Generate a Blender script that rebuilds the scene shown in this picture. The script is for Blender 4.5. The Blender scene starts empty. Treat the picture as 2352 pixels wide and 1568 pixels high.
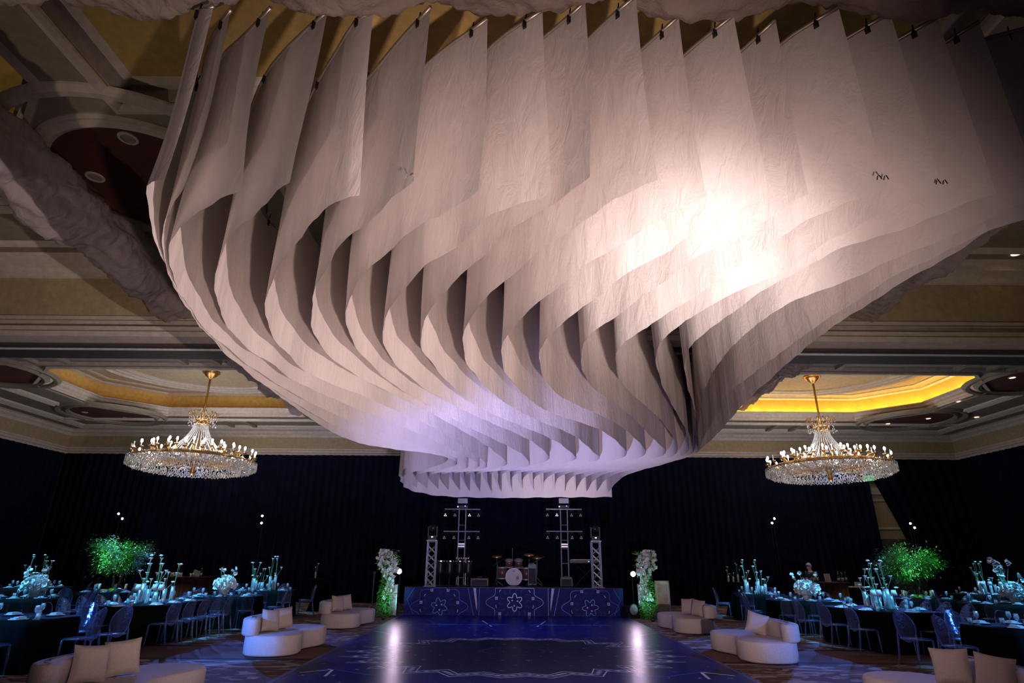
import bpy, math, random
from mathutils import Vector, Matrix
random.seed(7)
R = math.radians
PI = math.pi
sc = bpy.context.scene
C = sc.collection

# ------------------------------------------------------------ camera, view, world, big lights
CAMH = 1.75
FPX = 1330.0
cam_d = bpy.data.cameras.new('camera')
cam = bpy.data.objects.new('camera', cam_d)
C.objects.link(cam)
cam_d.sensor_width = 36.0
cam_d.lens = FPX / 2352 * 36.0
cam_d.clip_end = 200
CM = Matrix.Rotation(R(90 + 20.6), 3, 'X') @ Matrix.Rotation(R(0.42), 3, 'Z')
cam.matrix_world = Matrix.Translation((0, 0, CAMH)) @ CM.to_4x4()
sc.camera = cam
sc.view_settings.view_transform = 'Standard'
sc.view_settings.look = 'None'
sc.view_settings.gamma = 1
sc.view_settings.use_curve_mapping = False
sc.view_settings.exposure = 0.0
world = bpy.data.worlds.new('world')
sc.world = world
world.use_nodes = True
world.node_tree.nodes['Background'].inputs[0].default_value = (0.20, 0.13, 0.08, 1)
world.node_tree.nodes['Background'].inputs[1].default_value = 0.05
sc.cycles.max_bounces = 6
sc.cycles.transparent_max_bounces = 24
sc.cycles.diffuse_bounces = 2
sc.cycles.glossy_bounces = 3
sc.cycles.transmission_bounces = 4
sc.cycles.caustics_reflective = False
sc.cycles.caustics_refractive = False
sc.cycles.sample_clamp_indirect = 3


def lamp(name, kind, loc, target, power, color, size=0.1, angle=60, blend=0.5):
    d = bpy.data.lights.new(name, kind)
    d.energy = power
    d.color = color
    if kind == 'SPOT':
        d.spot_size = R(angle)
        d.spot_blend = blend
        d.shadow_soft_size = size
    elif kind == 'AREA':
        d.size = size
    else:
        d.shadow_soft_size = size
    o = bpy.data.objects.new(name, d)
    C.objects.link(o)
    o.location = loc
    if target is not None:
        o.rotation_euler = (Vector(target) - Vector(loc)).to_track_quat('-Z', 'Y').to_euler()
    return o


# uplights standing on the floor under and behind the canopy, plus added fill lamps
lamp('warm_uplight', 'SPOT', (1.5, 1.2, 0.5), (2.05, 5.9, 4.6), 4300, (1.0, 0.89, 0.88), 0.10, 34, 1.0)
lamp('wide_uplight', 'SPOT', (1.2, 0.4, 0.4), (0.3, 8.4, 3.9), 3300, (1.0, 0.76, 0.69), 0.10, 92, 1.0)
lamp('side_uplight', 'SPOT', (3.4, 2.6, 0.5), (-2.4, 7.2, 4.5), 2700, (1.0, 0.80, 0.76), 0.04, 62, 0.8)
lamp('ceiling_fill', 'SPOT', (-8.6, 3.5, 0.4), (-7.2, 7.5, 8.0), 260, (1.0, 0.80, 0.58), 0.2, 95, 1.0)  # added lamp that lifts the left near ceiling out of the canopy's shadow
lamp('ceiling_fill', 'SPOT', (9.5, 5.5, 0.4), (9.0, 9.5, 8.0), 260, (1.0, 0.80, 0.58), 0.2, 95, 1.0)  # matching added lamp for the right near ceiling
lamp('violet_uplight', 'SPOT', (0.0, 8.6, 0.3), (-0.1, 14.3, 4.3), 3400, (0.44, 0.43, 1.0), 0.15, 72, 0.9)
lamp('stage_uplight', 'SPOT', (2.5, 15.0, 0.3), (1.6, 19.6, 4.1), 800, (1.0, 0.82, 0.75), 0.08, 40, 0.8)
lamp('blue_floor_fill', 'SPOT', (0.0, 15.0, 3.6), (0.1, 19.0, 0.2), 300, (0.16, 0.22, 1.0), 0.3, 120, 0.9)  # unseen lamp added overhead to turn dance floor and stage front blue
lamp('sofa_fill', 'SPOT', (-2.0, 6.0, 4.6), (-4.6, 11.6, 0.2), 70, (0.78, 0.68, 0.95), 0.3, 70, 0.9)  # soft lamp added above the left sofas to brighten them
lamp('sofa_fill', 'SPOT', (2.0, 6.0, 4.6), (4.8, 11.0, 0.2), 140, (1.0, 0.68, 0.76), 0.3, 70, 0.9)  # second added lamp, over the right sofas


# ------------------------------------------------------------ picture to world
def ray(px, py):
    v = CM @ Vector((px - 1176.0, 784.0 - py, -FPX))
    return v / v.y


def at(px, py, D):
    v = ray(px, py) * D
    return Vector((v.x, v.y, v.z + CAMH))


def atz(px, py, z):
    v = ray(px, py)
    D = (z - CAMH) / v.z
    return Vector((v.x * D, D, z))


# ------------------------------------------------------------ materials
def mat(name, col, rough=0.6, metal=0.0, emis=None, estr=0.0, var=0.12, scale=8.0, bump=0.0, bscale=40.0, spec=0.5, coat=0.0):
    m = bpy.data.materials.new(name)
    m.use_nodes = True
    nt = m.node_tree
    b = nt.nodes['Principled BSDF']
    b.inputs['Roughness'].default_value = rough
    b.inputs['Metallic'].default_value = metal
    b.inputs['Specular IOR Level'].default_value = spec
    b.inputs['Coat Weight'].default_value = coat
    tc = nt.nodes.new('ShaderNodeTexCoord')
    n = nt.nodes.new('ShaderNodeTexNoise')
    n.inputs['Scale'].default_value = scale
    n.inputs['Detail'].default_value = 4
    nt.links.new(tc.outputs['Object'], n.inputs['Vector'])
    r = nt.nodes.new('ShaderNodeValToRGB')
    r.color_ramp.elements[0].position = 0.3
    r.color_ramp.elements[1].position = 0.7
    r.color_ramp.elements[0].color = tuple(c * (1 - var) for c in col) + (1,)
    r.color_ramp.elements[1].color = tuple(min(1, c * (1 + var)) for c in col) + (1,)
    nt.links.new(n.outputs['Fac'], r.inputs['Fac'])
    nt.links.new(r.outputs['Color'], b.inputs['Base Color'])
    if emis:
        b.inputs['Emission Color'].default_value = emis + (1,)
        b.inputs['Emission Strength'].default_value = estr
    if bump:
        n2 = nt.nodes.new('ShaderNodeTexNoise')
        n2.inputs['Scale'].default_value = bscale
        n2.inputs['Detail'].default_value = 5
        nt.links.new(tc.outputs['Object'], n2.inputs['Vector'])
        bp = nt.nodes.new('ShaderNodeBump')
        bp.inputs['Strength'].default_value = bump
        bp.inputs['Distance'].default_value = 0.02
        nt.links.new(n2.outputs['Fac'], bp.inputs['Height'])
        nt.links.new(bp.outputs['Normal'], b.inputs['Normal'])
    return m


def fabric_mat(name, col, trans=0.3, alpha=1.0, bstr=0.3, mscale=(2.0, 2.0, 0.7), crease=0.10):
    m = bpy.data.materials.new(name)
    m.use_nodes = True
    nt = m.node_tree
    for n in list(nt.nodes):
        nt.nodes.remove(n)
    out = nt.nodes.new('ShaderNodeOutputMaterial')
    df = nt.nodes.new('ShaderNodeBsdfDiffuse')
    tr = nt.nodes.new('ShaderNodeBsdfTranslucent')
    mx = nt.nodes.new('ShaderNodeMixShader')
    mx.inputs[0].default_value = trans
    tc = nt.nodes.new('ShaderNodeTexCoord')
    mp = nt.nodes.new('ShaderNodeMapping')
    mp.inputs['Scale'].default_value = mscale
    oi = nt.nodes.new('ShaderNodeObjectInfo')
    mu = nt.nodes.new('ShaderNodeMath')
    mu.operation = 'MULTIPLY'
    mu.inputs[1].default_value = 37.0
    nt.links.new(oi.outputs['Random'], mu.inputs[0])
    nt.links.new(mu.outputs[0], mp.inputs['Location'])
    nt.links.new(tc.outputs['Object'], mp.inputs['Vector'])
    n1 = nt.nodes.new('ShaderNodeTexNoise')
    n1.inputs['Scale'].default_value = 2.2
    n1.inputs['Detail'].default_value = 9
    n1.inputs['Roughness'].default_value = 0.62
    n1.inputs['Distortion'].default_value = 0.6
    nt.links.new(mp.outputs['Vector'], n1.inputs['Vector'])
    # sharp creases from a stretched voronoi
    v = nt.nodes.new('ShaderNodeTexVoronoi')
    v.feature = 'DISTANCE_TO_EDGE'
    v.inputs['Scale'].default_value = 0.55
    va = nt.nodes.new('ShaderNodeVectorMath')
    va.operation = 'ADD'
    nt.links.new(mp.outputs['Vector'], va.inputs[0])
    nt.links.new(n1.outputs['Color'], va.inputs[1])
    nt.links.new(va.outputs[0], v.inputs['Vector'])
    r2 = nt.nodes.new('ShaderNodeValToRGB')
    r2.color_ramp.elements[1].position = 0.02
    nt.links.new(v.outputs['Distance'], r2.inputs['Fac'])
    ad = nt.nodes.new('ShaderNodeMath')
    ad.operation = 'MULTIPLY_ADD'
    ad.inputs[1].default_value = crease
    nt.links.new(r2.outputs['Color'], ad.inputs[0])
    nt.links.new(n1.outputs['Fac'], ad.inputs[2])
    bp = nt.nodes.new('ShaderNodeBump')
    bp.inputs['Strength'].default_value = bstr
    bp.inputs['Distance'].default_value = 0.05
    nt.links.new(ad.outputs[0], bp.inputs['Height'])
    rp = nt.nodes.new('ShaderNodeValToRGB')
    rp.color_ramp.elements[0].color = tuple(c * 0.88 for c in col) + (1,)
    rp.color_ramp.elements[1].color = tuple(min(1, c * 1.06) for c in col) + (1,)
    nt.links.new(n1.outputs['Fac'], rp.inputs['Fac'])
    for s in (df, tr):
        nt.links.new(rp.outputs['Color'], s.inputs['Color'])
        nt.links.new(bp.outputs['Normal'], s.inputs['Normal'])
    nt.links.new(df.outputs[0], mx.inputs[1])
    nt.links.new(tr.outputs[0], mx.inputs[2])
    last = mx
    if alpha < 1:
        tp = nt.nodes.new('ShaderNodeBsdfTransparent')
        m2 = nt.nodes.new('ShaderNodeMixShader')
        m2.inputs[0].default_value = alpha
        nt.links.new(tp.outputs[0], m2.inputs[1])
        nt.links.new(mx.outputs[0], m2.inputs[2])
        last = m2
    nt.links.new(last.outputs[0], out.inputs[0])
    return m


def glass_mat(name, tint, fac=0.10, rough=0.12, diff=0.05, edge=0.75):
    m = bpy.data.materials.new(name)
    m.use_nodes = True
    nt = m.node_tree
    for n in list(nt.nodes):
        nt.nodes.remove(n)
    out = nt.nodes.new('ShaderNodeOutputMaterial')
    tp = nt.nodes.new('ShaderNodeBsdfTransparent')
    tp.inputs[0].default_value = (0.93, 0.95, 0.97, 1)
    gl = nt.nodes.new('ShaderNodeBsdfGlossy')
    gl.inputs['Roughness'].default_value = rough
    gl.inputs['Color'].default_value = tint + (1,)
    df = nt.nodes.new('ShaderNodeBsdfDiffuse')
    df.inputs['Color'].default_value = tint + (1,)
    lw = nt.nodes.new('ShaderNodeLayerWeight')
    lw.inputs[0].default_value = 0.35
    nz = nt.nodes.new('ShaderNodeTexNoise')
    nz.inputs['Scale'].default_value = 9
    bp = nt.nodes.new('ShaderNodeBump')
    bp.inputs['Strength'].default_value = 0.3
    bp.inputs['Distance'].default_value = 0.02
    nt.links.new(nz.outputs['Fac'], bp.inputs['Height'])
    nt.links.new(bp.outputs['Normal'], gl.inputs['Normal'])
    ma = nt.nodes.new('ShaderNodeMath')
    ma.operation = 'MULTIPLY_ADD'
    ma.inputs[1].default_value = edge
    ma.inputs[2].default_value = fac
    ma.use_clamp = True
    nt.links.new(lw.outputs['Facing'], ma.inputs[0])
    m1 = nt.nodes.new('ShaderNodeMixShader')
    nt.links.new(ma.outputs[0], m1.inputs[0])
    nt.links.new(tp.outputs[0], m1.inputs[1])
    nt.links.new(gl.outputs[0], m1.inputs[2])
    m2 = nt.nodes.new('ShaderNodeMixShader')
    m2.inputs[0].default_value = diff
    nt.links.new(m1.outputs[0], m2.inputs[1])
    nt.links.new(df.outputs[0], m2.inputs[2])
    nt.links.new(m2.outputs[0], out.inputs[0])
    return m


def emit_mat(name, col, strength):
    m = bpy.data.materials.new(name)
    m.use_nodes = True
    b = m.node_tree.nodes['Principled BSDF']
    b.inputs['Base Color'].default_value = col + (1,)
    b.inputs['Emission Color'].default_value = col + (1,)
    b.inputs['Emission Strength'].default_value = strength
    return m


M = {}
M['canopy'] = fabric_mat('canopy_fabric', (0.80, 0.72, 0.69), 0.20, 1.0, 0.42, (2.0, 2.0, 0.9), 0.06)
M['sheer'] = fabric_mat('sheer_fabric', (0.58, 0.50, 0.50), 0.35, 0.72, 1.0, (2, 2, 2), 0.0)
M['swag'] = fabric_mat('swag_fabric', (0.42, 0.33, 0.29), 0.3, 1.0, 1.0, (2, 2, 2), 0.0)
M['rail'] = mat('rail_metal', (0.42, 0.36, 0.30), 0.4, 0.7)
M['clip'] = mat('black_clip', (0.01, 0.01, 0.01), 0.5)
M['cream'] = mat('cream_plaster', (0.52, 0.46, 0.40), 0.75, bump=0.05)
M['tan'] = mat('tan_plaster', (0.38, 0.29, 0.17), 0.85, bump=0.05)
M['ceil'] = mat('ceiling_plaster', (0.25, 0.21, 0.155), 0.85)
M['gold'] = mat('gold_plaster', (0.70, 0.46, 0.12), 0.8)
M['red'] = mat('dark_red_plaster', (0.085, 0.022, 0.012), 0.8)
M['beam'] = mat('dark_beam_paint', (0.055, 0.048, 0.045), 0.7)
M['black'] = mat('black_drape', (0.0045, 0.006, 0.016), 0.95, var=0.3, scale=3, spec=0.05)
M['cloth'] = mat('black_tablecloth', (0.004, 0.006, 0.006), 0.9, spec=0.06)
M['blackmetal'] = mat('black_metal', (0.012, 0.012, 0.013), 0.4, 0.3)
M['silver'] = mat('silver_truss', (0.50, 0.50, 0.53), 0.35, 0.8)
M['hoop'] = mat('drum_hoop', (0.30, 0.28, 0.28), 0.5, 0.4)
M['chrome'] = mat('chrome', (0.75, 0.75, 0.75), 0.18, 1.0)
M['brass'] = mat('brass', (0.62, 0.36, 0.12), 0.3, 0.9)
M['boucle'] = mat('boucle', (0.60, 0.51, 0.50), 0.95, bump=0.6, bscale=120, var=0.1, scale=60)
M['cushion'] = mat('cushion_fabric', (0.50, 0.40, 0.37), 0.95, bump=0.5, bscale=150, var=0.1, scale=60)
M['piping'] = mat('piping', (0.25, 0.22, 0.24), 0.9)
M['acrylic'] = glass_mat('acrylic', (0.42, 0.58, 1.0), 0.10, 0.10, 0.06)  # blue light caught by the clear chairs is partly put into this tint
M['glass'] = glass_mat('glassware', (0.9, 0.97, 1.0), 0.25, 0.1, 0.16, 0.7)
M['crystal'] = mat('crystal', (0.92, 0.90, 0.90), 0.15, 0.2, var=0.3, scale=30)
M['candle'] = mat('candle_tube', (0.75, 0.72, 0.66), 0.5)
M['bulb'] = emit_mat('bulb_glow', (0.95, 0.95, 1.0), 60)
M['china'] = mat('white_china', (0.75, 0.78, 0.8), 0.25)
M['petal'] = mat('white_petal', (0.80, 0.80, 0.80), 0.7)
M['pinkpetal'] = mat('dusty_pink_petal', (0.45, 0.26, 0.25), 0.7)
M['stem'] = mat('green_stem', (0.10, 0.26, 0.13), 0.6)
M['leaf'] = mat('leaf_green', (0.10, 0.42, 0.06), 0.4, var=0.5, scale=5)
M['bark'] = mat('bark', (0.10, 0.075, 0.05), 0.9)
M['wood'] = mat('dark_red_wood', (0.09, 0.022, 0.014), 0.45, var=0.3, scale=4)
M['white'] = mat('white_paint', (0.62, 0.62, 0.64), 0.5)
M['skin'] = mat('skin', (0.42, 0.26, 0.2), 0.6)
M['hair'] = mat('grey_hair', (0.35, 0.35, 0.38), 0.7)
M['suit'] = mat('dark_suit', (0.015, 0.015, 0.02), 0.8)
M['shirt'] = mat('white_shirt', (0.7, 0.7, 0.75), 0.8)
M['bottle'] = mat('dark_bottle_glass', (0.03, 0.04, 0.035), 0.12, spec=0.8)
M['label'] = mat('paper_label', (0.5, 0.48, 0.42), 0.7)
M['drumwood'] = mat('drum_shell', (0.09, 0.05, 0.035), 0.35)
M['drumhead'] = mat('drum_head', (0.50, 0.46, 0.44), 0.6)
M['pinglow'] = emit_mat('pin_spot_glow', (0.35, 0.62, 1.0), 260)
M['parglow'] = emit_mat('par_glow', (1.0, 0.80, 0.92), 85)
M['exit'] = emit_mat('exit_green', (0.02, 0.6, 0.25), 1.2)
M['ledb'] = emit_mat('led_blue', (0.1, 0.2, 1.0), 8)
M['ledw'] = emit_mat('led_white', (0.8, 0.9, 1.0), 5)
M['downlight'] = emit_mat('downlight_glow', (1.0, 0.66, 0.36), 9)
M['nightlight'] = mat('unlit_downlight', (0.25, 0.22, 0.2), 0.4)


# ------------------------------------------------------------ mesh helpers
class MB:
    def __init__(s):
        s.v = []
        s.f = []
        s.m = []

    def add(s, vs, fs, mi=0):
        o = len(s.v)
        s.v += [tuple(v) for v in vs]
        s.f += [tuple(i + o for i in f) for f in fs]
        s.m += [mi] * len(fs)
        return s

    def box(s, c, d, rz=0, mi=0, rx=0, ry=0):
        x, y, z = d[0] / 2, d[1] / 2, d[2] / 2
        m = Matrix.Rotation(rz, 3, 'Z') @ Matrix.Rotation(ry, 3, 'Y') @ Matrix.Rotation(rx, 3, 'X')
        c = Vector(c)
        vs = [c + m @ Vector(p) for p in ((-x, -y, -z), (x, -y, -z), (x, y, -z), (-x, y, -z), (-x, -y, z), (x, -y, z), (x, y, z), (-x, y, z))]
        return s.add(vs, [(0, 3, 2, 1), (4, 5, 6, 7), (0, 1, 5, 4), (1, 2, 6, 5), (2, 3, 7, 6), (3, 0, 4, 7)], mi)

    def tube(s, pts, r, n=6, mi=0, caps=True, closed=False):
        pts = [Vector(p) for p in pts]
        N = len(pts)
        rs = r if isinstance(r, (list, tuple)) else [r] * N
        vs = []
        up = Vector((0, 0, 1))
        prev = None
        for i, p in enumerate(pts):
            a = pts[(i - 1) % N] if closed else pts[max(0, i - 1)]
            b = pts[(i + 1) % N] if closed else pts[min(N - 1, i + 1)]
            t = (b - a)
            if t.length < 1e-9:
                t = Vector((0, 0, 1))
            t.normalize()
            if prev is None:
                u = t.cross(up)
                if u.length < 0.05:
                    u = t.cross(Vector((1, 0, 0)))
            else:
                u = prev - t * prev.dot(t)
                if u.length < 1e-6:
                    u = t.cross(Vector((1, 0, 0)))
            u.normalize()
            prev = u
            w = t.cross(u)
            for k in range(n):
                a2 = 2 * PI * k / n
                vs.append(p + (u * math.cos(a2) + w * math.sin(a2)) * rs[i])
        fs = []
        L = N if closed else N - 1
        for i in range(L):
            j = (i + 1) % N
            for k in range(n):
                k2 = (k + 1) % n
                fs.append((i * n + k, i * n + k2, j * n + k2, j * n + k))
        if caps and not closed:
            fs.append(tuple(range(n - 1, -1, -1)))
            fs.append(tuple((N - 1) * n + k for k in range(n)))
        return s.add(vs, fs, mi)

    def lathe(s, prof, c=(0, 0, 0), n=16, mi=0, sx=1, sy=1):
        c = Vector(c)
        vs = []
        for r, z in prof:
            for k in range(n):
                a = 2 * PI * k / n
                vs.append(c + Vector((r * sx * math.cos(a), r * sy * math.sin(a), z)))
        fs = []
        for i in range(len(prof) - 1):
            for k in range(n):
                k2 = (k + 1) % n
                fs.append((i * n + k, i * n + k2, (i + 1) * n + k2, (i + 1) * n + k))
        flat = len(prof) == 2 and min(prof[0][0], prof[1][0]) < 1e-4
        if prof[0][0] > 1e-4 and not flat:
            fs.append(tuple(range(n - 1, -1, -1)))
        if prof[-1][0] > 1e-4 and not flat:
            fs.append(tuple((len(prof) - 1) * n + k for k in range(n)))
        return s.add(vs, fs, mi)

    def ball(s, c, r, n=8, m=5, mi=0, sc3=(1, 1, 1)):
        prof = [(max(1e-5, r * math.sin(PI * i / m)), -r * math.cos(PI * i / m)) for i in range(m + 1)]
        c = Vector(c)
        vs = []
        for q, z in prof:
            for k in range(n):
                a = 2 * PI * k / n
                vs.append(c + Vector((q * math.cos(a) * sc3[0], q * math.sin(a) * sc3[1], z * sc3[2])))
        fs = []
        for i in range(m):
            for k in range(n):
                k2 = (k + 1) % n
                fs.append((i * n + k, i * n + k2, (i + 1) * n + k2, (i + 1) * n + k))
        return s.add(vs, fs, mi)

    def poly(s, pts, mi=0):
        return s.add(pts, [tuple(range(len(pts)))], mi)

    def sweep(s, path, prof, closed=False, mi=0, inward=1):
        """profile (offset to the side, z offset) swept along a horizontal path"""
        path = [Vector(p) for p in path]
        N = len(path)
        vs = []
        for i, p in enumerate(path):
            a = path[(i - 1) % N] if closed or i > 0 else None
            b = path[(i + 1) % N] if closed or i < N - 1 else None
            d1 = (p - a) if a is not None else (b - p)
            d2 = (b - p) if b is not None else (p - a)
            d1 = Vector((d1.x, d1.y)).normalized()
            d2 = Vector((d2.x, d2.y)).normalized()
            n1 = Vector((-d1.y, d1.x))
            n2 = Vector((-d2.y, d2.x))
            nn = (n1 + n2)
            nn.normalize()
            k = 1 / max(0.4, nn.dot(n1))
            for (u, z) in prof:
                vs.append((p.x + nn.x * u * k * inward, p.y + nn.y * u * k * inward, p.z + z))
        fs = []
        m = len(prof)
        L = N if closed else N - 1
        for i in range(L):
            j = (i + 1) % N
            for k in range(m - 1):
                fs.append((i * m + k, j * m + k, j * m + k + 1, i * m + k + 1))
        return s.add(vs, fs, mi)

    def build(s, name, mats, parent=None, smooth=False):
        me = bpy.data.meshes.new(name)
        me.from_pydata(s.v, [], s.f)
        if not isinstance(mats, (list, tuple)):
            mats = [mats]
        for m in mats:
            me.materials.append(m)
        if len(mats) > 1:
            me.polygons.foreach_set('material_index', s.m)
        if smooth:
            me.polygons.foreach_set('use_smooth', [True] * len(me.polygons))
        me.update()
        o = bpy.data.objects.new(name, me)
        C.objects.link(o)
        if parent is not None:
            o.parent = parent
        return o


def tag(o, label, cat, group=None, kind=None):
    o['label'] = label
    o['category'] = cat
    if group:
        o['group'] = group
    if kind:
        o['kind'] = kind
    return o


def empty(name, loc=(0, 0, 0), rz=0, label=None, cat=None, group=None, scale=1):
    o = bpy.data.objects.new(name, None)
    o.empty_display_size = 0.1
    C.objects.link(o)
    o.location = loc
    o.rotation_euler = (0, 0, rz)
    o.scale = (scale, scale, scale)
    if label:
        tag(o, label, cat, group)
    return o


def struct(name, mb, mats, parent=None, smooth=False):
    o = mb.build(name, mats, parent, smooth)
    if parent is None:
        o['kind'] = 'structure'
    return o


def kids(o):
    return KID.get(o.name, [])


KID = {}


def index_kids():
    KID.clear()
    for o in bpy.data.objects:
        if o.parent:
            KID.setdefault(o.parent.name, []).append(o)


def dup(o, parent=None):
    c = o.copy()
    C.objects.link(c)
    if parent is not None:
        c.parent = parent
    for ch in kids(o):
        dup(ch, c)
    return c


USED = {}


def place(proto, loc, rz=0, label=None, group=None, scale=None):
    """first call moves the prototype itself, later calls copy it"""
    if proto.name not in USED:
        USED[proto.name] = 1
        o = proto
    else:
        o = dup(proto)
    o.location = loc
    o.rotation_euler = (0, 0, rz)
    if scale:
        o.scale = scale if isinstance(scale, tuple) else (scale,) * 3
    if label:
        o['label'] = label
    if group:
        o['group'] = group
    return o


def catmull(P, n):
    """resample a polyline of vectors smoothly to n points (by arc length)"""
    Q = []
    for i in range(len(P) - 1):
        p0 = P[max(0, i - 1)]
        p1 = P[i]
        p2 = P[i + 1]
        p3 = P[min(len(P) - 1, i + 2)]
        for j in range(8):
            t = j / 8
            Q.append(0.5 * ((2 * p1) + (p2 - p0) * t + (2 * p0 - 5 * p1 + 4 * p2 - p3) * t * t + (3 * p1 - p0 - 3 * p2 + p3) * t ** 3))
    Q.append(P[-1])
    for _ in range(3):
        Q = [Q[0]] + [(Q[i - 1] + Q[i] * 2 + Q[i + 1]) / 4 for i in range(1, len(Q) - 1)] + [Q[-1]]
    d = [0]
    for i in range(1, len(Q)):
        d.append(d[-1] + (Q[i] - Q[i - 1]).length)
    out = []
    j = 0
    for i in range(n):
        s = d[-1] * i / (n - 1)
        while j < len(Q) - 2 and d[j + 1] < s:
            j += 1
        t = (s - d[j]) / max(1e-9, d[j + 1] - d[j])
        out.append(Q[j].lerp(Q[j + 1], min(1, max(0, t))))
    return out


def text_mesh(name, body, size, m, parent, loc, rot, ext=0.003):
    cu = bpy.data.curves.new(name, 'FONT')
    cu.body = body
    cu.size = size
    cu.align_x = 'CENTER'
    cu.align_y = 'CENTER'
    cu.extrude = ext
    t = bpy.data.objects.new(name, cu)
    C.objects.link(t)
    bpy.context.view_layer.update()
    me = bpy.data.meshes.new_from_object(t.evaluated_get(bpy.context.evaluated_depsgraph_get()))
    bpy.data.objects.remove(t)
    bpy.data.curves.remove(cu)
    me.materials.clear()
    me.materials.append(m)
    o = bpy.data.objects.new(name, me)
    C.objects.link(o)
    o.parent = parent
    o.location = loc
    o.rotation_euler = rot
    return o


def circle(cx, cy, z, rx, ry=None, n=48):
    ry = ry or rx
    return [(cx + rx * math.cos(2 * PI * i / n), cy + ry * math.sin(2 * PI * i / n), z) for i in range(n)]


# ------------------------------------------------------------ the room
XW = 20.65
YF = 27.0
YB = -6.0
ZC = 7.3      # far bay ceiling
ZN = 8.05     # near bay ceiling
ZK = 6.1      # underside of the crown and of the beam


def carpet_material():
    m = mat('carpet', (0.10, 0.045, 0.025), 0.95)
    nt = m.node_tree
    b = nt.nodes['Principled BSDF']
    N = nt.nodes.new
    L = nt.links.new
    tc = N('ShaderNodeTexCoord')
    mp = N('ShaderNodeMapping')
    mp.inputs['Scale'].default_value = (0.55, 1.5, 1)
    L(tc.outputs['Object'], mp.inputs['Vector'])
    w = N('ShaderNodeTexNoise')
    w.inputs['Scale'].default_value = 1.7
    w.inputs['Detail'].default_value = 5
    w.inputs['Distortion'].default_value = 2.4
    L(mp.outputs['Vector'], w.inputs['Vector'])
    r = N('ShaderNodeValToRGB')
    e = r.color_ramp.elements
    e[0].position = 0.46
    e[0].color = (0.13, 0.055, 0.03, 1)
    e[1].position = 0.56
    e[1].color = (0.42, 0.33, 0.33, 1)
    e2 = r.color_ramp.elements.new(0.50)
    e2.color = (0.04, 0.02, 0.015, 1)
    L(w.outputs['Fac'], r.inputs['Fac'])
    # plain brown runner with dark borders across the room
    sx = N('ShaderNodeSeparateXYZ')
    L(tc.outputs['Object'], sx.inputs[0])
    mr = N('ShaderNodeValToRGB')
    mr.color_ramp.interpolation = 'CONSTANT'
    dv = N('ShaderNodeMath')
    dv.operation = 'DIVIDE'
    dv.inputs[1].default_value = 27.0
    L(sx.outputs['Y'], dv.inputs[0])
    L(dv.outputs[0], mr.inputs['Fac'])
    el = mr.color_ramp.elements
    el[0].position = 0
    el[0].color = (0, 0, 0, 1)
    el[1].position = 11.85 / 27
    el[1].color = (0, 1, 0, 1)
    for p, c in ((12.05, (1, 0, 0, 1)), (13.55, (0, 1, 0, 1)), (13.8, (0, 0, 0, 1)), (19.2, (0, 1, 0, 1)), (19.4, (1, 0, 0, 1)), (21.0, (0, 0, 0, 1))):
        q = el.new(p / 27)
        q.color = c
    sc2 = N('ShaderNodeSeparateColor')
    L(mr.outputs['Color'], sc2.inputs[0])
    m1 = N('ShaderNodeMix')
    m1.data_type = 'RGBA'
    L(sc2.outputs['Red'], m1.inputs['Factor'])
    L(r.outputs['Color'], m1.inputs['A'])
    m1.inputs['B'].default_value = (0.16, 0.065, 0.04, 1)
    m2 = N('ShaderNodeMix')
    m2.data_type = 'RGBA'
    L(sc2.outputs['Green'], m2.inputs['Factor'])
    L(m1.outputs['Result'], m2.inputs['A'])
    m2.inputs['B'].default_value = (0.02, 0.01, 0.01, 1)
    L(m2.outputs['Result'], b.inputs['Base Color'])
    return m


struct('floor', MB().box((0, (YF + YB) / 2, -0.05), (2 * XW + 0.4, YF - YB + 0.4, 0.1)), carpet_material())
struct('wall_far', MB().box((0, YF + 0.1, ZC / 2), (2 * XW + 0.4, 0.2, ZC)), M['tan'])
struct('wall_left', MB().box((-XW - 0.1, (YF + YB) / 2, 4.2), (0.2, YF - YB, 8.4)), M['tan'])
struct('wall_right', MB().box((XW + 0.1, (YF + YB) / 2, 4.2), (0.2, YF - YB, 8.4)), M['tan'])
struct('wall_near', MB().box((0, YB - 0.1, 4.2), (2 * XW, 0.2, 8.4)), M['tan'])

# far ceiling with two octagonal openings
BAY = [(-11.6, -1), (11.6, 1)]
HX, HY, CHF = 4.75, 3.35, 1.8
YC = 20.75


def octagon(cx, hx, hy, ch, z):
    return [(cx - hx, YC - hy + ch, z), (cx - hx + ch, YC - hy, z), (cx + hx - ch, YC - hy, z), (cx + hx, YC - hy + ch, z),
            (cx + hx, YC + hy - ch, z), (cx + hx - ch, YC + hy, z), (cx - hx + ch, YC + hy, z), (cx - hx, YC + hy - ch, z)]


def ring_plate(mb, cx, x0, x1, y0, y1, z, hx, hy, ch, mi=0):
    o = octagon(cx, hx, hy, ch, z)
    vs = o + [(x0, y0, z), (x1, y0, z), (x1, y1, z), (x0, y1, z)]
    f = [(8, 9, 2, 1), (9, 3, 2), (9, 10, 4, 3), (10, 5, 4), (10, 11, 6, 5), (11, 7, 6), (11, 8, 0, 7), (8, 1, 0)]
    mb.add(vs, f, mi)


Y0 = 12.8
mb = MB()
ring_plate(mb, -11.6, -XW, 0, Y0, YF, ZC, HX, HY, CHF)
ring_plate(mb, 11.6, 0, XW, Y0, YF, ZC, HX, HY, CHF)
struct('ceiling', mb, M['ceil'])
LIP = [(0.0, -0.06), (-0.10, -0.06), (-0.12, 0.0), (-0.04, 0.02), (-0.03, 0.08), (0.0, 0.10), (-0.01, 0.18), (0.06, 0.22), (0.07, 0.30), (0.14, 0.34), (0.14, 0.38), (0.04, 0.38), (0.02, 0.30)]
tn = [0]


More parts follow.
